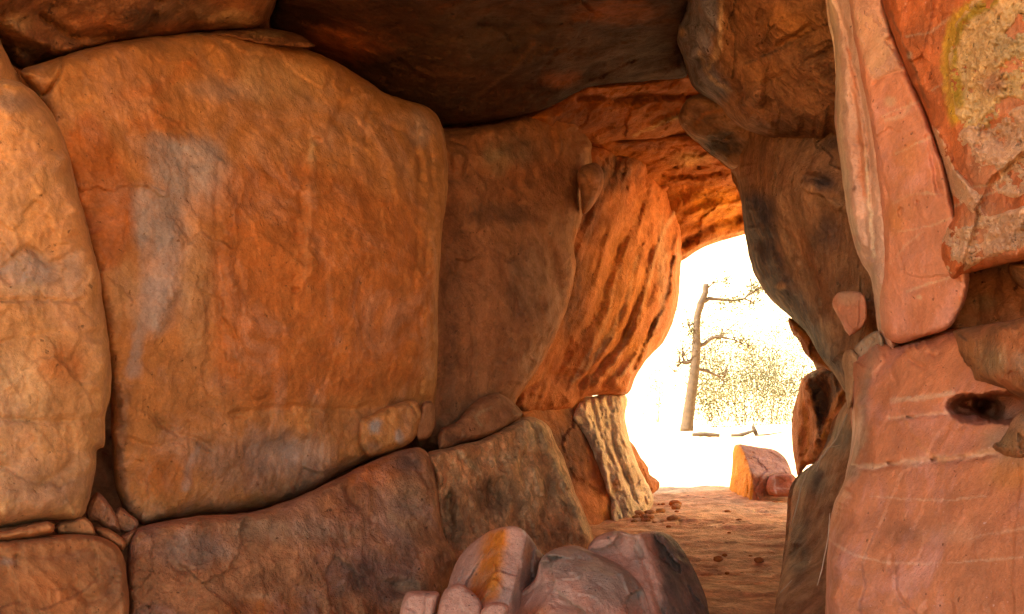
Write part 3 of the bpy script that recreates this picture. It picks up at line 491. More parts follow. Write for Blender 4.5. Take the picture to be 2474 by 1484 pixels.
rock('ceiling_rock', [(1430, 330), (1500, 338), (1600, 326), (1700, 330), (1790, 350), (1822, 420), (1824, 560), (1797, 567), (1745, 582), (1700, 598), (1645, 632), (1610, 650), (1590, 560), (1580, 450), (1440, 400)], [(1500, 350, 10.2), (1700, 345, 10.3), (1740, 430, 11.0), (1640, 620, 12.2), (1800, 560, 12.2), (1600, 450, 11.2)], M['soffit'],
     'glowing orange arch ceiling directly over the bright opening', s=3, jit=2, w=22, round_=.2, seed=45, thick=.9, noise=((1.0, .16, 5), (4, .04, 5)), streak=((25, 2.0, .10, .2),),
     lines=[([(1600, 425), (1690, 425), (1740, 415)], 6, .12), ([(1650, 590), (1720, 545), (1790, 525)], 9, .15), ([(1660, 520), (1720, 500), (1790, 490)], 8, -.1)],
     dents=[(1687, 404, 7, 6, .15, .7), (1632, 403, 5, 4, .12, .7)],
     stains_light=[(3, 'ell', (1730, 500, 100, 70), 0, .9), (1, 'line', [(1645, 622), (1700, 590), (1745, 574), (1800, 560)], 5, .4), (2, 'line', [(1650, 590), (1715, 550), (1790, 535)], 9, .7), (2, 'ell', (1540, 350, 90, 16), 0, .9), (1, 'ell', (1670, 385, 60, 24), 0, .4)])

# ------------------------------------------------------------------ dark boulder and pillar on the right of the opening
rock('boulder', [(1640, -240), (2120, -240), (2110, 350), (2000, 352), (1960, 348), (1900, 342), (1858, 336), (1810, 318), (1765, 290), (1740, 258), (1692, 228), (1668, 200), (1655, 155), (1634, 102), (1630, 60), (1638, 20), (1642, -40)],
     [(1650, 100, 6.9), (2050, 100, 5.6), (1850, 330, 6.6), (1850, 60, 5.9), (1850, -200, 5.6)], M['hang'], 'big hanging boulder, grey black on one side and brown on the other', s=3.6, w=120, round_=.8, seed=51, thick=1.3, noise=((1.2, .16, 5), (5, .05, 5)), streak=((28, 3.5, .05, .2),),
     lines=[([(1700, 20), (1740, 90), (1740, 170)], 9, -.06), ([(1800, 150), (1870, 120), (1980, 70)], 7, .05), ([(1880, 110), (1960, 60)], 6, .06), ([(1850, 200), (1950, 150), (2010, 120)], 8, .05), ([(1760, 280), (1790, 240), (1780, 210)], 9, .08), ([(1850, 230), (1870, 290), (1900, 330)], 14, .1), ([(1640, 70), (1660, 90), (1662, 130)], 6, .08)],
     dents=[(1830, 235, 40, 34, -.12, .9), (1790, 240, 30, 40, -.08, .9)],
     stains_light=[(0, 'poly', [(1620, -60), (1730, -60), (1735, 40), (1715, 130), (1760, 230), (1720, 250), (1660, 190), (1620, 90)], 40, 1.0, .5), (1, 'line', [(1745, -20), (1740, 60), (1735, 110), (1710, 170)], 12, .8), (1, 'line', [(1690, 130), (1720, 190), (1760, 220)], 12, .5), (3, 'ell', (1930, 60, 110, 70), 0, .8), (2, 'line', [(1800, 155), (1890, 115), (1990, 60)], 6, .7), (3, 'ell', (1850, 180, 80, 40), 0, .4), (2, 'ell', (1920, 310, 130, 50), 0, .5), (1, 'ell', (1648, 80, 12, 16), 0, .8)])
rock('boulder', [(1638, 290), (1645, 262), (1660, 240), (1690, 228), (1750, 240), (1830, 290), (1830, 410), (1770, 410), (1750, 396), (1725, 378), (1690, 350), (1660, 325)], [(1650, 280, 7.9), (1790, 300, 7.7), (1750, 390, 8.3)], M['pillar'],
     'dark rounded knob tucked under the hanging boulder', s=3.4, w=34, round_=.6, seed=52, thick=.8, noise=((2, .14, 5),), streak=((20, 4, .05, .3),), stains_light=[(3, 'line', [(1680, 300), (1710, 270), (1740, 270)], 14, .8), (2, 'ell', (1730, 350, 80, 50), 0, .95), (2, 'ell', (1700, 280, 60, 40), 0, .4)])  # dark ellipses paint shade that sets the knob apart
rock('stone_pillar', [(1790, 250), (2150, 250), (2180, 600), (2160, 900), (2080, 1020), (2042, 950), (2015, 905), (1985, 868), (1972, 845), (1945, 800), (1912, 770), (1882, 742), (1848, 706), (1826, 668), (1812, 628), (1803, 580), (1797, 540), (1788, 470), (1778, 430), (1765, 405), (1780, 340)],
     [(1790, 450, 7.9), (1900, 760, 7.4), (2050, 400, 6.2), (2050, 900, 6.0), (1900, 450, 6.7)], M['pillar'], 'dark pillar with a darker left side bulging along the edge of the opening', s=3.4, jit=3, w=110, round_=.8, seed=53, thick=.9, noise=((1, .16, 5), (4, .025, 5)), streak=((108, 2.4, .05, .2),),
     lines=[([(1960, 440), (1990, 480), (2030, 500)], 9, -.06), ([(1950, 430), (2000, 440)], 8, .06), ([(1880, 480), (1900, 600), (1960, 720), (2010, 800)], 14, -.06), ([(1850, 500), (1860, 620), (1920, 730)], 14, .05)],
     dents=[(1960, 430, 40, 22, .08, .9), (2000, 560, 50, 60, .06, .9)],
     stains_light=[(0, 'poly', [(1790, 470), (1860, 480), (1880, 620), (1960, 760), (2030, 900), (1960, 850), (1880, 740), (1810, 640)], 45, .9), (0, 'ell', (1985, 440, 60, 40), 0, .8), (0, 'ell', (2000, 560, 50, 70), 0, .6), (1, 'line', [(1960, 455), (1990, 485), (2030, 495)], 14, .7), (1, 'line', [(1880, 470), (1900, 600), (1960, 690)], 16, .5), (1, 'ell', (1886, 692, 14, 12), 0, .9), (3, 'ell', (1850, 400, 70, 90), 0, .5), (3, 'line', [(1930, 560), (1980, 680), (2010, 760)], 22, .5), (2, 'ell', (2020, 340, 80, 30), 0, .6)])  # darker along the left side, with tan patches
rock('stone', [(1904, 768), (1930, 780), (1990, 840), (2020, 900), (1992, 890), (1966, 876), (1944, 853), (1930, 826), (1914, 806), (1906, 790)], [(1910, 780, 8.6), (1990, 880, 8.2), (1960, 800, 8.3)], M['soffit'],
     'thin ragged orange rock edge jutting below the dark pillar', 'stone', s=2.6, jit=5, w=14, round_=.15, seed=54, thick=.5, noise=((3, .05, 4),), stains_light=[(2, 'ell', (1975, 840, 30, 30), 0, .7)])
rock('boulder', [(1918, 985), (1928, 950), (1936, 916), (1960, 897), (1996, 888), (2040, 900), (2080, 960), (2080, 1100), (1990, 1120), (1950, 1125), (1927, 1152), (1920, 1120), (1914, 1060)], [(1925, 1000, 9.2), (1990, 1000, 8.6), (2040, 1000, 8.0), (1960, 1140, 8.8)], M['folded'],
     'upright rock beside the opening with painted orange rim light and dark hollow', s=2.8, jit=3, w=30, round_=.4, seed=55, thick=.7, noise=((1.6, .06, 5),), streak=((80, 3, .04, .2),),
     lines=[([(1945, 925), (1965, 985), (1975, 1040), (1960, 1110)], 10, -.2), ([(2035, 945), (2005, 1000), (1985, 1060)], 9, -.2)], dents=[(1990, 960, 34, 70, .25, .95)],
     stains_light=[(2, 'poly', [(1955, 905), (2020, 900), (2030, 940), (1995, 1010), (1980, 1080), (1970, 1000)], 16, 1.0, .25), (3, 'line', [(1930, 960), (1950, 1050), (1945, 1120)], 18, .8), (3, 'line', [(2030, 950), (2000, 1010), (1985, 1060)], 10, .9)])  # lit orange flange painted in; hollow painted darker
rock('boulder', [(2035, 985), (2060, 960), (2140, 1000), (2140, 1700), (1790, 1700), (1862, 1484), (1890, 1380), (1905, 1300), (1914, 1240), (1920, 1180), (1940, 1140), (1975, 1110), (2008, 1060), (2022, 1020)], [(1920, 1250, 7.0), (2060, 1100, 6.1), (1870, 1480, 5.6), (2060, 1450, 5.0)], M['mauve'],
     'shadowy brown rock flank at the foot of the dark pillar', s=4, w=60, round_=.4, seed=56, thick=.8, noise=((1.3, .08, 5), (5, .015, 4)), terr=((1.4, .05, .2),),
     lines=[([(1965, 1220), (1980, 1160), (2050, 1140)], 8, .05), ([(2010, 1230), (2000, 1350), (1985, 1420)], 6, .06)],
     stains_light=[(0, 'ell', (1960, 1150, 60, 60), 0, .8), (2, 'ell', (1930, 1330, 34, 140), 0, .7), (0, 'ell', (2030, 1060, 30, 60), 0, .8), (3, 'line', [(1918, 1200), (1912, 1260), (1895, 1330)], 6, .7)])

# ------------------------------------------------------------------ pink side wall
rock('stone_column', [(1985, -240), (2075, -240), (2095, 0), (2125, 200), (2150, 450), (2165, 650), (2165, 860), (2135, 840), (2122, 790), (2112, 715), (2102, 668), (2085, 642), (2068, 605), (2052, 545), (2040, 460), (2030, 380), (2019, 300), (2020, 200), (2014, 90), (2003, 40), (1996, -20)],
     [(2000, 0, 4.7), (2150, 0, 4.2), (2050, 500, 4.6), (2130, 800, 4.4)], M['edge'], 'cream and pink streaked stone edge running down beside the dark pillar', 'rock', s=3.2, jit=3, w=45, round_=.32, seed=61, flake=((1.6, .02, 4),), chip=((1.3, .014),), thick=.7, noise=((1.3, .05, 5), (5, .01, 4)), streak=((95, 3, .03, .12),),
     lines=[([(2005, -40), (2035, 50), (2060, 160), (2085, 260), (2100, 400), (2110, 600)], 6, .05), ([(2060, 230), (2075, 350), (2090, 500), (2095, 620)], 7, .03), ([(2040, 150), (2050, 320), (2070, 520)], 9, -.03)],
     stains_light=[(1, 'line', [(2005, -20), (2025, 200), (2035, 400), (2060, 560)], 20, .7), (3, 'line', [(2050, 120), (2075, 300), (2085, 470)], 13, .8), (0, 'line', [(2018, 200), (2040, 430), (2075, 600)], 10, .6), (1, 'line', [(2085, 360), (2100, 500), (2110, 620)], 10, .7), (0, 'ell', (2110, 700, 14, 120), 0, .5), (2, 'ell', (2062, 455, 6, 8), 0, .7)])
pc = rock('stone_column', [(2040, -240), (2130, -240), (2134, 0), (2150, 60), (2170, 120), (2200, 190), (2222, 240), (2245, 300), (2262, 350), (2285, 420), (2310, 520), (2340, 640), (2335, 720), (2315, 760), (2290, 795), (2235, 812), (2172, 830), (2138, 815), (2124, 740), (2134, 640), (2128, 520), (2118, 420), (2105, 320), (2085, 220), (2062, 100), (2048, 0)],
     [(2060, 0, 4.4), (2200, 0, 4.05), (2140, 750, 4.25), (2310, 700, 3.75), (2200, 400, 4.0)], M['pinkcol'], 'salmon pink stone column crossed by thin pale veins', 'rock', s=3, jit=3, w=26, round_=.14, seed=62, flake=((1.6, .02, 4),), chip=((1.3, .014),), thick=.6, noise=((1.1, .05, 5), (5, .008, 4)),
     lines=[([(2135, 0), (2150, 50), (2155, 90), (2143, 100), (2170, 130), (2200, 165)], 5, .05), ([(2110, 205), (2125, 190), (2150, 180), (2195, 165)], 5, .03), ([(2240, 330), (2258, 420), (2270, 470)], 6, .04), ([(2175, 828), (2220, 822), (2290, 800)], 8, .05), ([(2120, 420), (2140, 450), (2130, 640)], 6, .03)],
     stains_light=[(1, 'line', [(2130, 280), (2180, 262), (2260, 228)], 6, .8, .3), (1, 'line', [(2165, 372), (2210, 350), (2255, 330)], 5, .9, .3), (1, 'line', [(2140, 290), (2180, 280), (2200, 250)], 12, .6), (1, 'line', [(2190, 705), (2260, 680), (2330, 660)], 5, .8, .3), (1, 'line', [(2160, 490), (2200, 470), (2270, 470)], 5, .6, .4), (1, 'poly', [(2060, -40), (2120, -40), (2150, 60), (2145, 100), (2190, 130), (2190, 160), (2130, 180), (2110, 190)], 20, .7), (3, 'ell', (2190, 420, 40, 130), 0, .5), (3, 'ell', (2160, 530, 30, 60), 0, .6), (0, 'line', [(2240, 230), (2262, 300), (2285, 400)], 8, .6), (1, 'line', [(2170, 560), (2250, 545), (2310, 520)], 4, .6, .3), (1, 'ell', (2220, 718, 8, 8), 0, 1), (1, 'ell', (2150, 245, 20, 16), 0, .8), (1, 'line', [(2150, 640), (2180, 600), (2230, 560)], 4, .5, .3)])
ru = rock('boulder', [(2110, -240), (2700, -240), (2700, 640), (2540, 620), (2473, 628), (2400, 645), (2340, 662), (2300, 678), (2280, 655), (2266, 620), (2272, 560), (2300, 520), (2290, 450), (2262, 350), (2244, 300), (2222, 245), (2196, 190), (2165, 110), (2130, 20), (2118, -40)],
     [(2150, 0, 4.0), (2473, 0, 3.2), (2300, 650, 3.65), (2473, 630, 3.1), (2350, 300, 3.45)], M['rightup'], 'orange red bulging rock face with yellow lichen and pale crust', s=3, jit=4, w=50, round_=.35, seed=63, thick=.9, noise=((1.1, .08, 5), (4, .02, 5)),
     lines=[([(2165, 110), (2200, 185), (2240, 270)], 6, .05), ([(2250, 290), (2275, 340), (2300, 400), (2340, 460), (2370, 520)], 7, -.05), ([(2230, 330), (2250, 420), (2265, 480)], 5, -.03), ([(2300, 670), (2400, 640), (2480, 620)], 7, -.04), ([(2270, 560), (2340, 590), (2473, 560)], 10, .03)],
     dents=[(2420, 330, 90, 60, .06, .9)],
     stains_light=[(3, 'line', [(2390, -30), (2320, 40), (2290, 120), (2285, 200), (2310, 280)], 26, .8, .9), (2, 'line', [(2150, 30), (2200, 150), (2245, 260)], 7, .6), (1, 'line', [(2190, 90), (2250, 75), (2300, 40)], 5, .6, .3), (1, 'line', [(2250, 220), (2290, 195)], 5, .7, .3), (1, 'line', [(2260, 490), (2330, 460), (2420, 440)], 5, .7, .3), (1, 'line', [(2270, 510), (2350, 480), (2440, 450)], 5, .7, .3), (2, 'ell', (2240, 90, 60, 40), 0, .4), (1, 'ell', (2196, 135, 10, 12), 0, .9), (1, 'ell', (2420, 150, 150, 180), 0, .35), (1, 'ell', (2400, 560, 140, 90), 0, .35), (1, 'ell', (2400, 380, 100, 110), 0, .3)])
def crust(parent, name, outline, mat, seed, amt, label=None, stains_light=(), jit=14, s=2.6):
    P, D = o_depth[parent.name]
    def dep(Q):
        out = np.empty(len(Q))
        for a in range(0, len(Q), 400):
            e = ((Q[a:a + 400, None] - P[None]) ** 2).sum(-1); i = np.argpartition(e, 4, 1)[:, :4]
            w = 1 / (np.take_along_axis(e, i, 1) + 1.5); out[a:a + 400] = (D[i] * w).sum(1) / w.sum(1)
        return out
    def lf(Q, d):
        W = world(Q[:, 0], Q[:, 1], 3.5)
        n = fbm(W * 7.5, 6, .7, seed); holes = sstep(-.12, .16, n + .10)
        return (-.012 + amt * holes * (.55 + .8 * 1.6 * np.abs(fbm(W * 17, 4, .65, seed + 4)))) * (0.3 + .7 * sstep(0, 10, d))
    return rock(name, outline, dep, mat, label, parent=parent, s=s, jit=jit, w=10, round_=.012, noise=((14, .006, 4),), lift=lf, thick=.06, shrink=0, seed=seed, stains_light=stains_light)
crust(ru, 'lichen_patch', [(2320, 30), (2400, -20), (2520, -40), (2560, 200), (2500, 250), (2430, 240), (2400, 300), (2330, 310), (2300, 240), (2290, 150)], M['lichen'], 71, .05, 'cream and yellow lichen patch',
      stains_light=[(3, 'line', [(2400, 0), (2320, 60), (2305, 140), (2315, 250)], 20, .8, .9), (2, 'ell', (2400, 200, 50, 40), 0, .7), (1, 'ell', (2440, 90, 90, 80), 0, .5)])
crust(ru, 'mineral_crust', [(2250, 300), (2275, 330), (2300, 395), (2340, 440), (2380, 490), (2420, 530), (2400, 560), (2350, 520), (2300, 470), (2275, 420), (2258, 360)], M['crust'], 72, .05)
crust(ru, 'mineral_crust', [(2290, 540), (2340, 520), (2420, 515), (2473, 500), (2510, 560), (2473, 600), (2400, 620), (2340, 648), (2300, 668), (2272, 640), (2270, 600)], M['crust'], 73, .055)
crust(ru, 'mineral_crust', [(2310, 330), (2360, 290), (2420, 280), (2480, 250), (2540, 280), (2530, 440), (2473, 470), (2420, 470), (2380, 440), (2350, 410), (2330, 370)], M['crust'], 74, .05)
crust(pc, 'pale_skin', [(2056, -60), (2122, -60), (2136, 10), (2152, 58), (2157, 92), (2142, 102), (2164, 118), (2192, 140), (2196, 166), (2160, 178), (2135, 186), (2118, 198), (2104, 190), (2086, 130), (2066, 40)], M['edge'], 75, .02, jit=6)
rock('boulder', [(2300, 640), (2400, 600), (2700, 580), (2700, 850), (2300, 850)], [(2320, 700, 4.3), (2473, 680, 4.1), (2400, 800, 4.2)], M['brownlump'], 'brown rock deep in the slot under the lichen covered face', s=5, w=40, round_=.2, seed=64, thick=.6, noise=((1.5, .1, 5),),
     stains_light=[(2, 'ell', (2400, 650, 140, 30), 0, .7), (0, 'ell', (2370, 730, 60, 30), 0, .6)])
rock('boulder', [(2440, 640), (2480, 632), (2700, 600), (2700, 720), (2540, 715), (2485, 700), (2452, 675)], [(2450, 660, 3.55), (2600, 660, 3.2), (2500, 700, 3.5)], M['brownlump'], 'small orange brown lump hanging at the edge of the slot', s=4, w=26, round_=.2, seed=65, thick=.4, noise=((2, .05, 4),))
rl = rock('boulder', [(2050, 870), (2065, 855), (2110, 815), (2140, 822), (2172, 832), (2235, 815), (2290, 798), (2330, 790), (2400, 800), (2440, 830), (2700, 900), (2700, 1800), (1985, 1800), (1994, 1484), (1996, 1400), (2000, 1300), (2012, 1222), (2032, 1180), (2050, 1120), (2062, 1045), (2058, 960)],
     [(2080, 900, 4.4), (2400, 830, 3.55), (2020, 1300, 4.0), (2473, 1300, 3.0), (2250, 1100, 3.65), (2250, 1600, 3.2)], M['rightlow'], 'smooth pink red rock mass banded with pale horizontal seams', s=3.2, jit=3, w=80, round_=.4, seed=66, flake=((1.6, .02, 4),), chip=((1.3, .014),), thick=.9, noise=((.9, .07, 5), (4, .01, 5)),
     lines=[([(2150, 975), (2230, 965), (2300, 958)], 9, -.015), ([(2150, 1010), (2230, 1005), (2310, 995)], 5, .03), ([(2060, 1125), (2100, 1130), (2200, 1115), (2320, 1108), (2400, 1095)], 8, .035), ([(2172, 832), (2200, 870), (2230, 890)], 5, .03), ([(2240, 850), (2260, 862), (2275, 850)], 4, .025), ([(2160, 1370), (2170, 1440), (2215, 1484), (2240, 1470)], 5, .018), ([(2150, 1340), (2152, 1380)], 4, .02), ([(2100, 960), (2120, 900), (2140, 860)], 7, .02), ([(2130, 830), (2150, 880), (2165, 930)], 5, .02)],
     dents=[(2338, 980, 58, 32, .22, .5), (2360, 990, 72, 40, .2, .45), (2420, 984, 78, 44, .5, .4), (2350, 972, 44, 20, .15, .6), (2200, 1008, 12, 5, .05, .7), (2150, 1120, 10, 5, .05, .7), (2255, 1110, 8, 6, .05, .7)],
     stains_light=[(1, 'line', [(2155, 968), (2230, 960), (2300, 950)], 11, .8, .4), (1, 'line', [(2150, 1010), (2230, 1005), (2310, 992)], 9, .7, .5), (1, 'line', [(2060, 1122), (2100, 1128), (2200, 1115), (2320, 1106), (2400, 1092)], 13, .85, .4), (1, 'line', [(2100, 1200), (2180, 1205), (2280, 1208), (2380, 1200)], 4, .55, .6), (1, 'line', [(2005, 1305), (2060, 1340), (2120, 1355), (2200, 1362), (2320, 1358), (2480, 1345)], 5, .6, .6),
             (1, 'line', [(2340, 1300), (2480, 1275)], 6, .5, .4), (0, 'line', [(2110, 830), (2090, 950), (2080, 1040), (2055, 1140)], 34, .65), (2, 'ell', (2180, 1290, 50, 40), 0, .5), (3, 'line', [(2180, 1010), (2260, 1110), (2340, 1100)], 10, .5), (0, 'ell', (2440, 1080, 90, 60), 0, .7), (3, 'ell', (2440, 1150, 90, 60), 0, .4), (2, 'ell', (2360, 870, 30, 60), 0, .6), (1, 'ell', (2290, 1290, 100, 40), 0, .3), (2, 'line', [(2165, 1370), (2172, 1440), (2215, 1484)], 6, .5), (0, 'ell', (2395, 1005, 80, 20), 0, .3)])
rock('boulder', [(2300, 800), (2340, 790), (2400, 780), (2480, 766), (2560, 745), (2700, 700), (2700, 965), (2540, 985), (2473, 965), (2430, 946), (2390, 936), (2350, 934), (2325, 900), (2310, 850)], [(2310, 860, 3.72), (2400, 850, 3.3), (2550, 800, 2.95), (2473, 950, 3.12)], M['brownlump'],
     'lumpy red brown boulder overhanging the dark oval hollow', s=3, jit=4, w=60, round_=.35, seed=67, thick=.5, noise=((2, .09, 5), (6, .02, 4)), stains_light=[(0, 'ell', (2400, 870, 50, 60), 0, .8), (1, 'ell', (2470, 870, 50, 50), 0, .5), (3, 'ell', (2500, 830, 70, 50), 0, .6), (2, 'line', [(2370, 910), (2440, 945), (2500, 955)], 10, .5)])
rock('boulder', [(2385, 1080), (2420, 1050), (2450, 1010), (2480, 985), (2560, 990), (2700, 1000), (2700, 1180), (2560, 1150), (2480, 1120), (2420, 1110)], [(2400, 1080, 3.25), (2550, 1000, 2.95), (2480, 1120, 3.12)], M['brownlump'],
     'brown lump under the dark oval hollow on the banded rock', s=3.4, jit=4, w=50, round_=.22, seed=68, thick=.4, noise=((2, .07, 5),), stains_light=[(0, 'ell', (2420, 1060, 50, 40), 0, .8), (1, 'ell', (2460, 1020, 30, 30), 0, .6)])
rock('stone', [(2011, 740), (2013, 720), (2022, 708), (2044, 704), (2078, 706), (2088, 714), (2093, 740), (2093, 772), (2084, 792), (2068, 802), (2052, 812), (2042, 800), (2034, 782), (2024, 765)], [(2020, 720, 5.45), (2090, 720, 5.2), (2060, 830, 5.35)], M['pinkcol'], 'pale pink squarish stone stuck to the foot of the cream edge', 'stone', s=2.6, jit=2, w=14, round_=.06, seed=81, thick=.3, noise=((2, .02, 4),), stains_light=[(1, 'ell', (2045, 720, 40, 24), 0, .5)])
rock('stone', [(2034, 870), (2042, 848), (2058, 842), (2068, 850), (2080, 870), (2080, 900), (2070, 930), (2062, 968), (2050, 990), (2042, 960), (2040, 910)], [(2040, 860, 4.75), (2080, 880, 4.6), (2050, 980, 4.7)], M['chip'], 'tan flat stone chip below the pink squarish stone', 'stone', s=2.6, jit=3, w=12, round_=.06, seed=83, thick=.3, noise=((3, .03, 4),))
rock('stone', [(2062, 845), (2080, 822), (2120, 800), (2135, 830), (2110, 870), (2085, 872), (2072, 862)], [(2070, 840, 4.62), (2130, 830, 4.4), (2090, 870, 4.55)], M['greychip'], 'grey brown stone chip at the base of the cream edge', 'stone', s=2.6, jit=3, w=12, round_=.06, seed=84, thick=.3, noise=((3, .03, 4),))

# ------------------------------------------------------------------ foreground stones
rock('boulder', [(1085, 1405), (1110, 1345), (1140, 1312), (1190, 1280), (1248, 1272), (1276, 1292), (1300, 1328), (1330, 1360), (1320, 1450), (1260, 1520), (1150, 1560), (1080, 1520)], [(0, 0, 5)], M['fore'], 'angular pink boulder with a bright orange stripe', s=3, jit=1.5, w=8, round_=.06, seed=91, flake=((3, .03, 4),), chip=((3.0, .05), (9, .012)), thick=.6, noise=((1.5, .02, 4),), soft=.01,
     planes=[[(1100, 1400, 4.85), (1160, 1290, 4.95), (1185, 1380, 4.55)], [(1180, 1290, 4.7), (1165, 1440, 4.42), (1245, 1400, 4.5)], [(1245, 1400, 4.5), (1275, 1300, 4.72), (1320, 1400, 5.0)]],
     stains_light=[(3, 'poly', [(1186, 1284), (1222, 1278), (1210, 1340), (1205, 1400), (1190, 1450), (1130, 1440), (1150, 1390)], 34, .95, .5), (2, 'poly', [(1268, 1300), (1330, 1340), (1330, 1480), (1240, 1460), (1262, 1380)], 30, .45, .4), (3, 'ell', (1275, 1340, 14, 40), 0, .4), (0, 'ell', (1220, 1440, 40, 30), 0, .5), (1, 'line', [(1262, 1285), (1285, 1305), (1295, 1325)], 4, .8)], lines=[([(1095, 1405), (1120, 1400), (1135, 1395)], 4, .02)])  # pale line near the crest paints a glint
rock('boulder', [(1420, 1322), (1450, 1292), (1500, 1283), (1530, 1291), (1560, 1285), (1610, 1289), (1642, 1318), (1668, 1360), (1692, 1410), (1708, 1460), (1716, 1700), (1400, 1700), (1410, 1400)], [(0, 0, 5)], M['fore'], 'tall pink boulder with a dark grey flank and painted crest glint', s=3, jit=1.5, w=14, round_=.12, seed=93, flake=((3, .03, 4),), chip=((2.4, .08), (9, .012)), thick=.7, noise=((1.5, .035, 5),), soft=.05,
     planes=[[(1450, 1300, 5.05), (1540, 1300, 5.0), (1500, 1500, 4.6)], [(1540, 1300, 4.95), (1600, 1480, 4.7), (1700, 1450, 5.4)]],
     lines=[([(1525, 1295), (1560, 1370), (1600, 1484)], 8, .05), ([(1556, 1300), (1590, 1390), (1625, 1470)], 10, -.03), ([(1600, 1295), (1630, 1340), (1668, 1372)], 5, -.05)],
     stains_light=[(2, 'poly', [(1585, 1290), (1640, 1310), (1720, 1480), (1720, 1600), (1620, 1600), (1600, 1400)], 22, .8, .4), (0, 'ell', (1540, 1340, 14, 50), 0, .6), (0, 'ell', (1620, 1400, 30, 60), 0, .5), (1, 'line', [(1598, 1293), (1625, 1332), (1668, 1368)], 4, .8, .2), (1, 'ell', (1520, 1290, 18, 4), 0, .8)])  # pale crest lines are painted glints of light
rock('boulder', [(1222, 1484), (1240, 1442), (1290, 1402), (1308, 1348), (1340, 1326), (1390, 1318), (1430, 1333), (1500, 1368), (1545, 1410), (1572, 1470), (1600, 1700), (1180, 1700)], [(1260, 1460, 4.2), (1350, 1340, 4.35), (1540, 1450, 4.35), (1400, 1600, 3.8)], M['fore'], 'broad grey and pink boulder in front of the other boulders', s=3, jit=2, w=16, round_=.12, facet=(1400, 1480, 190, 170, .5, 10, .008), seed=92, flake=((3, .03, 4),), chip=((2.4, .08), (9, .012)), thick=.6, noise=((1.6, .05, 5), (6, .006, 4)),
     lines=[([(1335, 1440), (1350, 1460), (1385, 1470)], 6, .02), ([(1330, 1420), (1320, 1440), (1340, 1470)], 6, .015)], stains_light=[(0, 'poly', [(1310, 1345), (1400, 1325), (1510, 1375), (1560, 1440), (1440, 1460), (1390, 1400), (1340, 1390)], 30, .85, .5), (1, 'ell', (1360, 1430, 50, 50), 0, .5), (3, 'ell', (1300, 1480, 50, 30), 0, .35), (1, 'line', [(1395, 1322), (1430, 1336)], 4, .8, .2)])  # short pale line on top paints a rim glint
for k, (pl, dd, lab) in enumerate([
    ([(965, 1484), (975, 1445), (985, 1430), (1030, 1428), (1060, 1432), (1052, 1484), (1046, 1700), (940, 1700)], 4.15, 'upright pink stone slab at the foot of the rough red block'),
    ([(1056, 1484), (1066, 1440), (1082, 1418), (1112, 1410), (1135, 1425), (1158, 1448), (1168, 1484), (1166, 1700), (1048, 1700)], 4.1, 'rounded pink stone between the upright slab and orange striped boulder'),
    ([(1158, 1500), (1164, 1472), (1175, 1460), (1200, 1454), (1228, 1462), (1228, 1480), (1222, 1700), (1160, 1700)], 4.0, 'small pink cobble tucked below the orange striped boulder')]):
    rock('stone', pl, [(1000, 1450, dd), (1300, 1450, dd + .1), (1000, 1650, dd - .3)], M['fore'], lab, 'stone', s=3, jit=1.5, w=18, round_=.1, seed=95 + k, flake=((1.6, .02, 4),), thick=.4, noise=((1.6, .02, 4),), lines=[([(1030, 1432), (1026, 1484)], 3, .015)] if k == 0 else ())

# block of stone at the far opening
rock('stone_block', [(1764, 1205), (1768, 1140), (1777, 1074), (1800, 1075), (1830, 1080), (1872, 1087), (1895, 1105), (1908, 1130), (1914, 1150), (1912, 1200), (1895, 1222), (1812, 1218)], [(0, 0, 12)], M['block'], 'square cut red stone block standing in the opening', 'rock', s=2, jit=1, w=7, round_=.12, seed=98, thick=.9, shrink=.02, soft=.012,
     planes=[[(1765, 1205, 12.9), (1778, 1075, 12.95), (1811, 1180, 11.95)], [(1811, 1215, 11.9), (1811, 1145, 11.9), (1910, 1180, 12.15)], [(1812, 1146, 11.9), (1912, 1146, 12.15), (1840, 1080, 12.75)]],
     noise=((1.4, .05, 5), (6, .015, 4)), lines=[([(1800, 1098), (1830, 1105), (1825, 1120), (1838, 1125)], 3, .06), ([(1810, 1090), (1845, 1108)], 3, .04)], stains_light=[(3, 'poly', [(1760, 1070), (1785, 1078), (1812, 1145), (1810, 1215), (1762, 1210)], 8, 1.0, .1), (1, 'poly', [(1785, 1072), (1880, 1085), (1912, 1144), (1815, 1146)], 8, .5, .2), (2, 'line', [(1800, 1100), (1828, 1108), (1838, 1126)], 4, .7)])  # bounce glow on the left face and lighter top are painted in
rock('stone', [(1850, 1175), (1858, 1152), (1880, 1145), (1915, 1146), (1925, 1165), (1922, 1192), (1885, 1200), (1856, 1195)], [(1860, 1170, 11.75), (1920, 1170, 11.6), (1885, 1195, 11.6)], M['block'], 'small reddish stone leaning on the square cut block', 'stone', s=2, jit=2, w=12, round_=.15, seed=99, thick=.3, noise=((3, .06, 4),), stains_light=[(1, 'line', [(1870, 1150), (1872, 1190)], 3, .7), (1, 'line', [(1870, 1180), (1915, 1182)], 3, .6), (1, 'ell', (1868, 1156, 10, 6), 0, .7)])

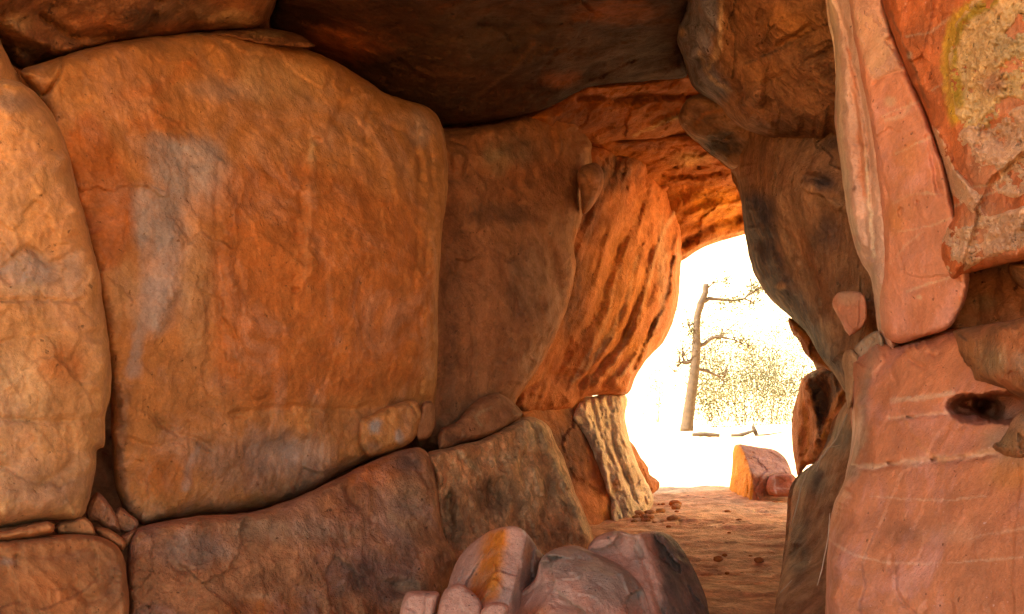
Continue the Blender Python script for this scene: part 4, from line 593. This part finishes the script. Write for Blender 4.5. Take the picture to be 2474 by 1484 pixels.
# pebbles on the floor
def pebble(x, y, r, mat, lab, sd):
    n, m = 14, 9; V = []
    for i in range(m + 1):
        for j in range(n):
            th, ph = math.pi * i / m, 2 * math.pi * j / n; V.append((math.sin(th) * math.cos(ph), math.sin(th) * math.sin(ph), math.cos(th)))
    V = np.array(V); V *= (1 + .35 * fbm(V * 1.3 + sd, 3, .5, sd))[:, None]; V *= np.array([r, r * .8, r * .55]); V += np.array([x, y, r * .3])
    f = [(i * n + j, (i + 1) * n + j, (i + 1) * n + (j + 1) % n, i * n + (j + 1) % n) for i in range(m) for j in range(n)]
    tag(add_mesh('pebble', V, np.array(f).ravel(), np.full(len(f), 4), mat), lab, 'pebble', 'pebbles on the cave floor')
for k in range(22):
    D = random.uniform(6.3, 12.6); u = random.uniform(1560 if D > 8 else 1720, 1890 - max(0, 8 - D) * 10); w_ = world(u, 950, D)
    pebble(w_[0], D, random.choice([.02, .025, .03, .045]), random.choice([M['lowtan'], M['redlow'], M['redlow']]), 'small loose pebble on the red sand floor leading to the opening', k)

for k in range(16):
    D = random.uniform(9.6, 11.6); u = random.uniform(1500 + 40 * (D - 9.6), 1625 + 12 * (D - 9.6)); w_ = world(u, 950, D)
    pebble(w_[0], D, random.choice([.03, .04, .06, .085]), random.choice([M['pale'], M['lowtan'], M['chip']]), 'small broken stone scattered at the foot of the pale flaky pillar', 60 + k)

# ------------------------------------------------------------------ tubes: tree, logs, twigs, shrubs
def tube_geo(pts, radii, sides=8, wob=0.0, sd=0):
    pts = [Vector(p) for p in pts]; P2, R2 = [], []
    for a in range(len(pts) - 1):
        for t in (0, .34, .67): P2.append(pts[a].lerp(pts[a + 1], t)); R2.append(radii[a] + (radii[a + 1] - radii[a]) * t)
    P2.append(pts[-1]); R2.append(radii[-1]); V, Fc = [], []; rr = random.Random(sd)
    for i, p in enumerate(P2):
        d = (P2[min(i + 1, len(P2) - 1)] - P2[max(i - 1, 0)]).normalized(); a = d.cross(Vector((0.13, 1, .07))).normalized(); b = d.cross(a)
        for j in range(sides):
            t = 2 * math.pi * j / sides; r = R2[i] * (1 + wob * rr.uniform(-1, 1)); V.append(p + a * math.cos(t) * r + b * math.sin(t) * r)
    for i in range(len(P2) - 1):
        for j in range(sides): Fc.append((i * sides + j, i * sides + (j + 1) % sides, (i + 1) * sides + (j + 1) % sides, (i + 1) * sides + j))
    Fc.append(tuple(range(sides))[::-1]); Fc.append(tuple((len(P2) - 1) * sides + j for j in range(sides)))
    return V, Fc
def build(name, geos, mat, parent=None, loc=None, smooth=True):
    V, fl, cn = [], [], []
    for v, f in geos:
        o = len(V); V += [tuple(x) for x in v]
        for g in f: fl += [i + o for i in g]; cn.append(len(g))
    return add_mesh(name, np.array(V), np.array(fl), np.array(cn), mat, smooth=smooth, parent=parent, loc=loc)
def wp(pts, D): return [tuple(world(u, v, D + (p[2] if len(p) > 2 else 0))) for p in pts for u, v in [p[:2]]]
def plain(name, c, c2, rough=.9, scale=6.0, trans=0.0):
    m = bpy.data.materials.new(name); m.use_nodes = True; nt = m.node_tree; bs = nt.nodes['Principled BSDF']; L = nt.links.new
    n = nd(nt, 'ShaderNodeTexNoise'); n.inputs['Scale'].default_value = scale; n.inputs['Detail'].default_value = 8; tc = nd(nt, 'ShaderNodeTexCoord'); L(tc.outputs['Object'], n.inputs['Vector'])
    r = nd(nt, 'ShaderNodeValToRGB'); r.color_ramp.elements[0].position = .35; r.color_ramp.elements[1].position = .65
    r.color_ramp.elements[0].color = (*c, 1); r.color_ramp.elements[1].color = (*c2, 1); L(n.outputs['Fac'], r.inputs[0]); L(r.outputs[0], bs.inputs['Base Color'])
    bs.inputs['Roughness'].default_value = rough
    b = nd(nt, 'ShaderNodeBump'); b.inputs['Strength'].default_value = .5; L(n.outputs['Fac'], b.inputs['Height']); L(b.outputs[0], bs.inputs['Normal'])
    if trans:
        out = nt.nodes['Material Output']; t = nd(nt, 'ShaderNodeBsdfTranslucent'); L(r.outputs[0], t.inputs['Color']); mx = nd(nt, 'ShaderNodeMixShader'); mx.inputs[0].default_value = trans
        L(bs.outputs[0], mx.inputs[1]); L(t.outputs[0], mx.inputs[2]); L(mx.outputs[0], out.inputs['Surface'])
    return m
BARK = plain('bark', (.05, .029, .011), (.085, .05, .019), scale=5); LEAF = plain('leaf', (.05, .05, .016), (.14, .12, .045), trans=.25, scale=1.5); LOG = plain('log_wood', (.04, .025, .012), (.075, .048, .022), scale=8); DRY = plain('dry_wood', (.40, .26, .14), (.50, .35, .20), scale=12)
GREYLEAF = plain('grey_leaf', (.05, .048, .022), (.12, .105, .05), trans=.25, scale=1.5)

def leaves(centres, n, spread, size, sd):
    r = np.random.default_rng(sd); c = np.array(centres); k = r.integers(0, len(c), n); p = c[k] + r.normal(0, spread, (n, 3))
    a = r.normal(size=(n, 3)); a /= np.linalg.norm(a, axis=1)[:, None]; b = np.cross(a, r.normal(size=(n, 3))); b /= np.linalg.norm(b, axis=1)[:, None]
    L_ = (size * r.uniform(.6, 1.5, n))[:, None]; W_ = L_ * .38
    V = np.stack([p, p + a * L_ * .5 + b * W_, p + a * L_, p + a * L_ * .5 - b * W_], 1).reshape(-1, 3)
    return V, np.arange(4 * n), np.full(n, 4)
TD = 34.0
root = np.array(world(1659, 1041, TD)); tree = bpy.data.objects.new('tree', None); COL.objects.link(tree); tree.location = root
tag(tree, 'crooked bare trunked tree standing outside in the glare', 'tree')
px = TD / F
trunk = [(1657, 1046), (1662, 1010), (1668, 960), (1675, 915), (1680, 870), (1682, 830), (1682, 800), (1684, 765), (1692, 735), (1704, 706), (1705, 686)]
build('trunk', [tube_geo(wp(trunk, TD), [16 * px, 14 * px, 13 * px, 12 * px, 11.5 * px, 10.5 * px, 8.5 * px, 8 * px, 8.5 * px, 7 * px, 6.5 * px], 12, .07, 1)], BARK, tree)
tips = []
for pts, rad in [([(1694, 732), (1712, 722), (1730, 723), (1772, 727), (1798, 722), (1812, 705, .3), (1816, 690, .5)], [6, 5, 4, 3, 2.6, 2, 1]), ([(1798, 722), (1812, 728), (1820, 733)], [2.5, 1.6, .8]), ([(1707, 698), (1722, 684), (1752, 679)], [2.5, 1.5, .8]), ([(1806, 715), (1826, 700), (1836, 694)], [2, 1.2, .7]),
                 ([(1682, 838), (1700, 832), (1720, 816), (1740, 814), (1775, 822)], [6, 5, 4.2, 3, 1.2]), ([(1736, 814), (1745, 806)], [2.5, 1.5]), ([(1680, 868), (1660, 876), (1641, 876)], [6, 5, 2.5]), ([(1654, 876), (1649, 862), (1647, 846)], [3.5, 2, 1.2]),
                 ([(1644, 876), (1636, 886), (1628, 898)], [2, 1.2, .6]), ([(1676, 890), (1706, 896), (1732, 908), (1750, 912)], [4, 3.4, 3, 1.2]), ([(1772, 822), (1790, 830), (1808, 838)], [1.3, .9, .5]), ([(1678, 812), (1668, 800), (1664, 788)], [2.2, 1.2, .6])]:
    w3 = wp(pts, TD); build('limb', [tube_geo(w3, [r * px for r in rad], 7, .1, len(tips))], BARK, tree); tips.append(w3[-1]); tips.append(w3[-2])
tw = []; rr_ = random.Random(9)
for t in tips:
    for k in range(4):
        a = Vector(t); b = a + Vector((rr_.gauss(.12, .22), rr_.gauss(0, .2), rr_.gauss(.12, .2))); c_ = b + Vector((rr_.gauss(.08, .16), rr_.gauss(0, .15), rr_.gauss(.08, .16)))
        build('twig', [tube_geo([a, b, c_], [.022, .014, .006], 5, .1, k)], BARK, tree)
lv = leaves([tips[i] for i in (0, 1, 2, 4, 6, 7, 9, 20, 21, 22, 23)] + [tuple(world(1740 + 12 * i, 728, TD)) for i in range(5)], 700, .16, .09, 5)
add_mesh('crown', lv[0], lv[1], lv[2], LEAF, smooth=False, parent=tree)

def shrub(name, u, v, D, hgt, wid, n, lab, cat, mat, sd, group=None, size=.085):
    r = random.Random(sd); b = Vector(world(u, v, D)); b.z = 0
    e = bpy.data.objects.new(name, None); COL.objects.link(e); e.location = b; tag(e, lab, cat, group)
    geos, cs = [], []
    for k in range(max(7, int(wid * 4))):
        a = r.uniform(0, 2 * math.pi); rad = wid * math.sqrt(r.random()) * .5; h = hgt * r.uniform(.45, 1.05)
        p0 = b + Vector((math.cos(a) * rad * .35, math.sin(a) * rad * .35, -.05)); p2 = b + Vector((math.cos(a) * rad, math.sin(a) * rad, h)); p1 = p0.lerp(p2, .5) + Vector((r.uniform(-.2, .2), r.uniform(-.2, .2), .1))
        geos.append(tube_geo([p0, p1, p2], [.012, .009, .004], 5, 0, k))
        for t in range(5):
            q0 = p1.lerp(p2, r.random()); q1 = q0 + Vector((r.gauss(0, .35), r.gauss(0, .35), r.uniform(-.05, .35))); geos.append(tube_geo([q0, q1], [.009, .003], 4, 0, t)); cs += [q0.lerp(q1, .5), q1]
        cs += [p1, p2, p0.lerp(p1, .5), p0.lerp(p1, .2) + Vector((r.gauss(0, .3), r.gauss(0, .3), 0))]
    build('stem', geos, BARK, e)
    lv = leaves([tuple(c) for c in cs], n, .36, size, sd); add_mesh('foliage', lv[0], lv[1], lv[2], mat, smooth=False, parent=e)
G = 'scrub bushes outside the opening'
shrub('bush', 1745, 1040, 38, 2.6, 2.6, 1900, 'low scrub bush just right of the tree trunk', 'bush', LEAF, 1, G)
shrub('bush', 1806, 1030, 40, 3.6, 3.2, 2700, 'tall dense scrub bush behind the fallen branches', 'bush', LEAF, 2, G)
shrub('bush', 1868, 1030, 42, 3.6, 3.4, 2700, 'wide scrub bush seen above the square cut block', 'bush', GREYLEAF, 3, G)
shrub('bush', 1915, 1025, 44, 4.0, 3.2, 2600, 'scrub bush half hidden behind the upright orange rimmed rock', 'bush', LEAF, 4, G)
shrub('sapling', 1770, 1025, 47, 6.2, 6.0, 4200, 'broad thin sapling with sparse leaves behind the bushes', 'tree', GREYLEAF, 5)
shrub('sapling', 1850, 1025, 50, 8.6, 6.5, 5200, 'tallest wispy sapling reaching up beside the dark pillar', 'tree', GREYLEAF, 6)
shrub('sapling', 1716, 1025, 45, 6.4, 3.6, 2200, 'pale loose sapling right behind the crooked tree trunk', 'tree', GREYLEAF, 8)
shrub('sapling', 1588, 1030, 44, 3.8, .7, 300, 'slim pale sapling seen left of the crooked tree', 'tree', GREYLEAF, 7, size=.08)
def log(pts, rad, D, lab, sd, cat='branch'):
    V = wp(pts, D); z0 = 0
    tag(build('fallen_branch', [tube_geo(V, [r * 1.5 * D / F for r in rad], 9, .15, sd)], LOG), lab, cat, 'fallen branches by the tree')
log([(1672, 1050), (1700, 1049), (1738, 1052)], [3, 4, 2.5], 29.2, 'fallen branch lying at the foot of the crooked tree', 1)
log([(1766, 1053), (1785, 1052), (1805, 1046), (1822, 1040)], [3, 3.5, 3, 2], 29.2, 'fallen branch propped up right of the tree', 2)
log([(1818, 1028), (1822, 1040), (1828, 1052)], [2.5, 3.5, 3], 29.3, 'short broken stump standing among the fallen branches', 3)
log([(1826, 1052), (1856, 1050), (1890, 1044)], [1.6, 1.3, .7], 29.2, 'long thin dry stick beside the broken stump', 4)
# dry roots and twigs hanging on the shadowy flank
for k, (pts, rad, dd, lab) in enumerate([
    ([(2046, 1000), (2020, 1060), (1985, 1105), (1962, 1136)], [1.3, 1.6, 1.4, .8], 5.75, 'long dry root hanging over the shadowy rock flank'),
    ([(2030, 1075), (2000, 1082), (1984, 1104)], [.9, 1.1, .9], 5.75, 'short dry twig crossing the long dry root'),
    ([(1984, 1100), (1978, 1120), (1972, 1140)], [1.2, 1, .6], 5.72, 'forked twig end below the crossing twigs'),
    ([(1974, 1414), (1984, 1380), (2000, 1300), (2004, 1240)], [.9, 1.2, 1.0, .6], 4.15, 'pale dry stalk hanging along the edge of the banded rock'),
    ([(1884, 1432), (1912, 1402)], [.8, .6], 4.9, 'tiny pale straw low on the shadowy flank'),
    ([(1955, 1130), (1935, 1175), (1925, 1220), (1910, 1275)], [1.4, 1.2, 1.2, .7], 6.35, 'dry root trailing down beside the small reddish stone')]):
    tag(build('dry_twig', [tube_geo(wp(pts, dd), [r * 1.15 * dd / F for r in rad], 6, .15, k)], DRY), lab, 'twig', 'dry twigs on the right flank')

# ------------------------------------------------------------------ light
S = Vector((-.5, -.1, 1.0)).normalized()
sun_d = bpy.data.lights.new('sun', 'SUN'); sun_d.energy = 5.0; sun_d.angle = math.radians(.5); sun_d.color = (1, .93, .82)
sun = bpy.data.objects.new('sun', sun_d); COL.objects.link(sun); sun.rotation_euler = S.to_track_quat('Z', 'Y').to_euler(); sun.location = (0, 20, 40)
wld = bpy.data.worlds.new('World'); scene.world = wld; wld.use_nodes = True; nt = wld.node_tree
sky = nt.nodes.new('ShaderNodeTexSky'); sky.sky_type = 'NISHITA'; sky.sun_disc = False
sky.sun_elevation = math.asin(S.z); sky.sun_rotation = math.atan2(S.x, S.y); sky.dust_density = 1.5; sky.air_density = .8; sky.ozone_density = .3
bg = nt.nodes['Background']; nt.links.new(sky.outputs[0], bg.inputs[0]); bg.inputs[1].default_value = .11
scene.view_settings.view_transform = 'Standard'; scene.view_settings.look = 'None'; scene.view_settings.gamma = 1.0
scene.view_settings.exposure = 2.75
c = scene.cycles; c.max_bounces = 10; c.diffuse_bounces = 7; c.use_denoising = True; c.denoising_prefilter = 'NONE'; c.sample_clamp_indirect = 12
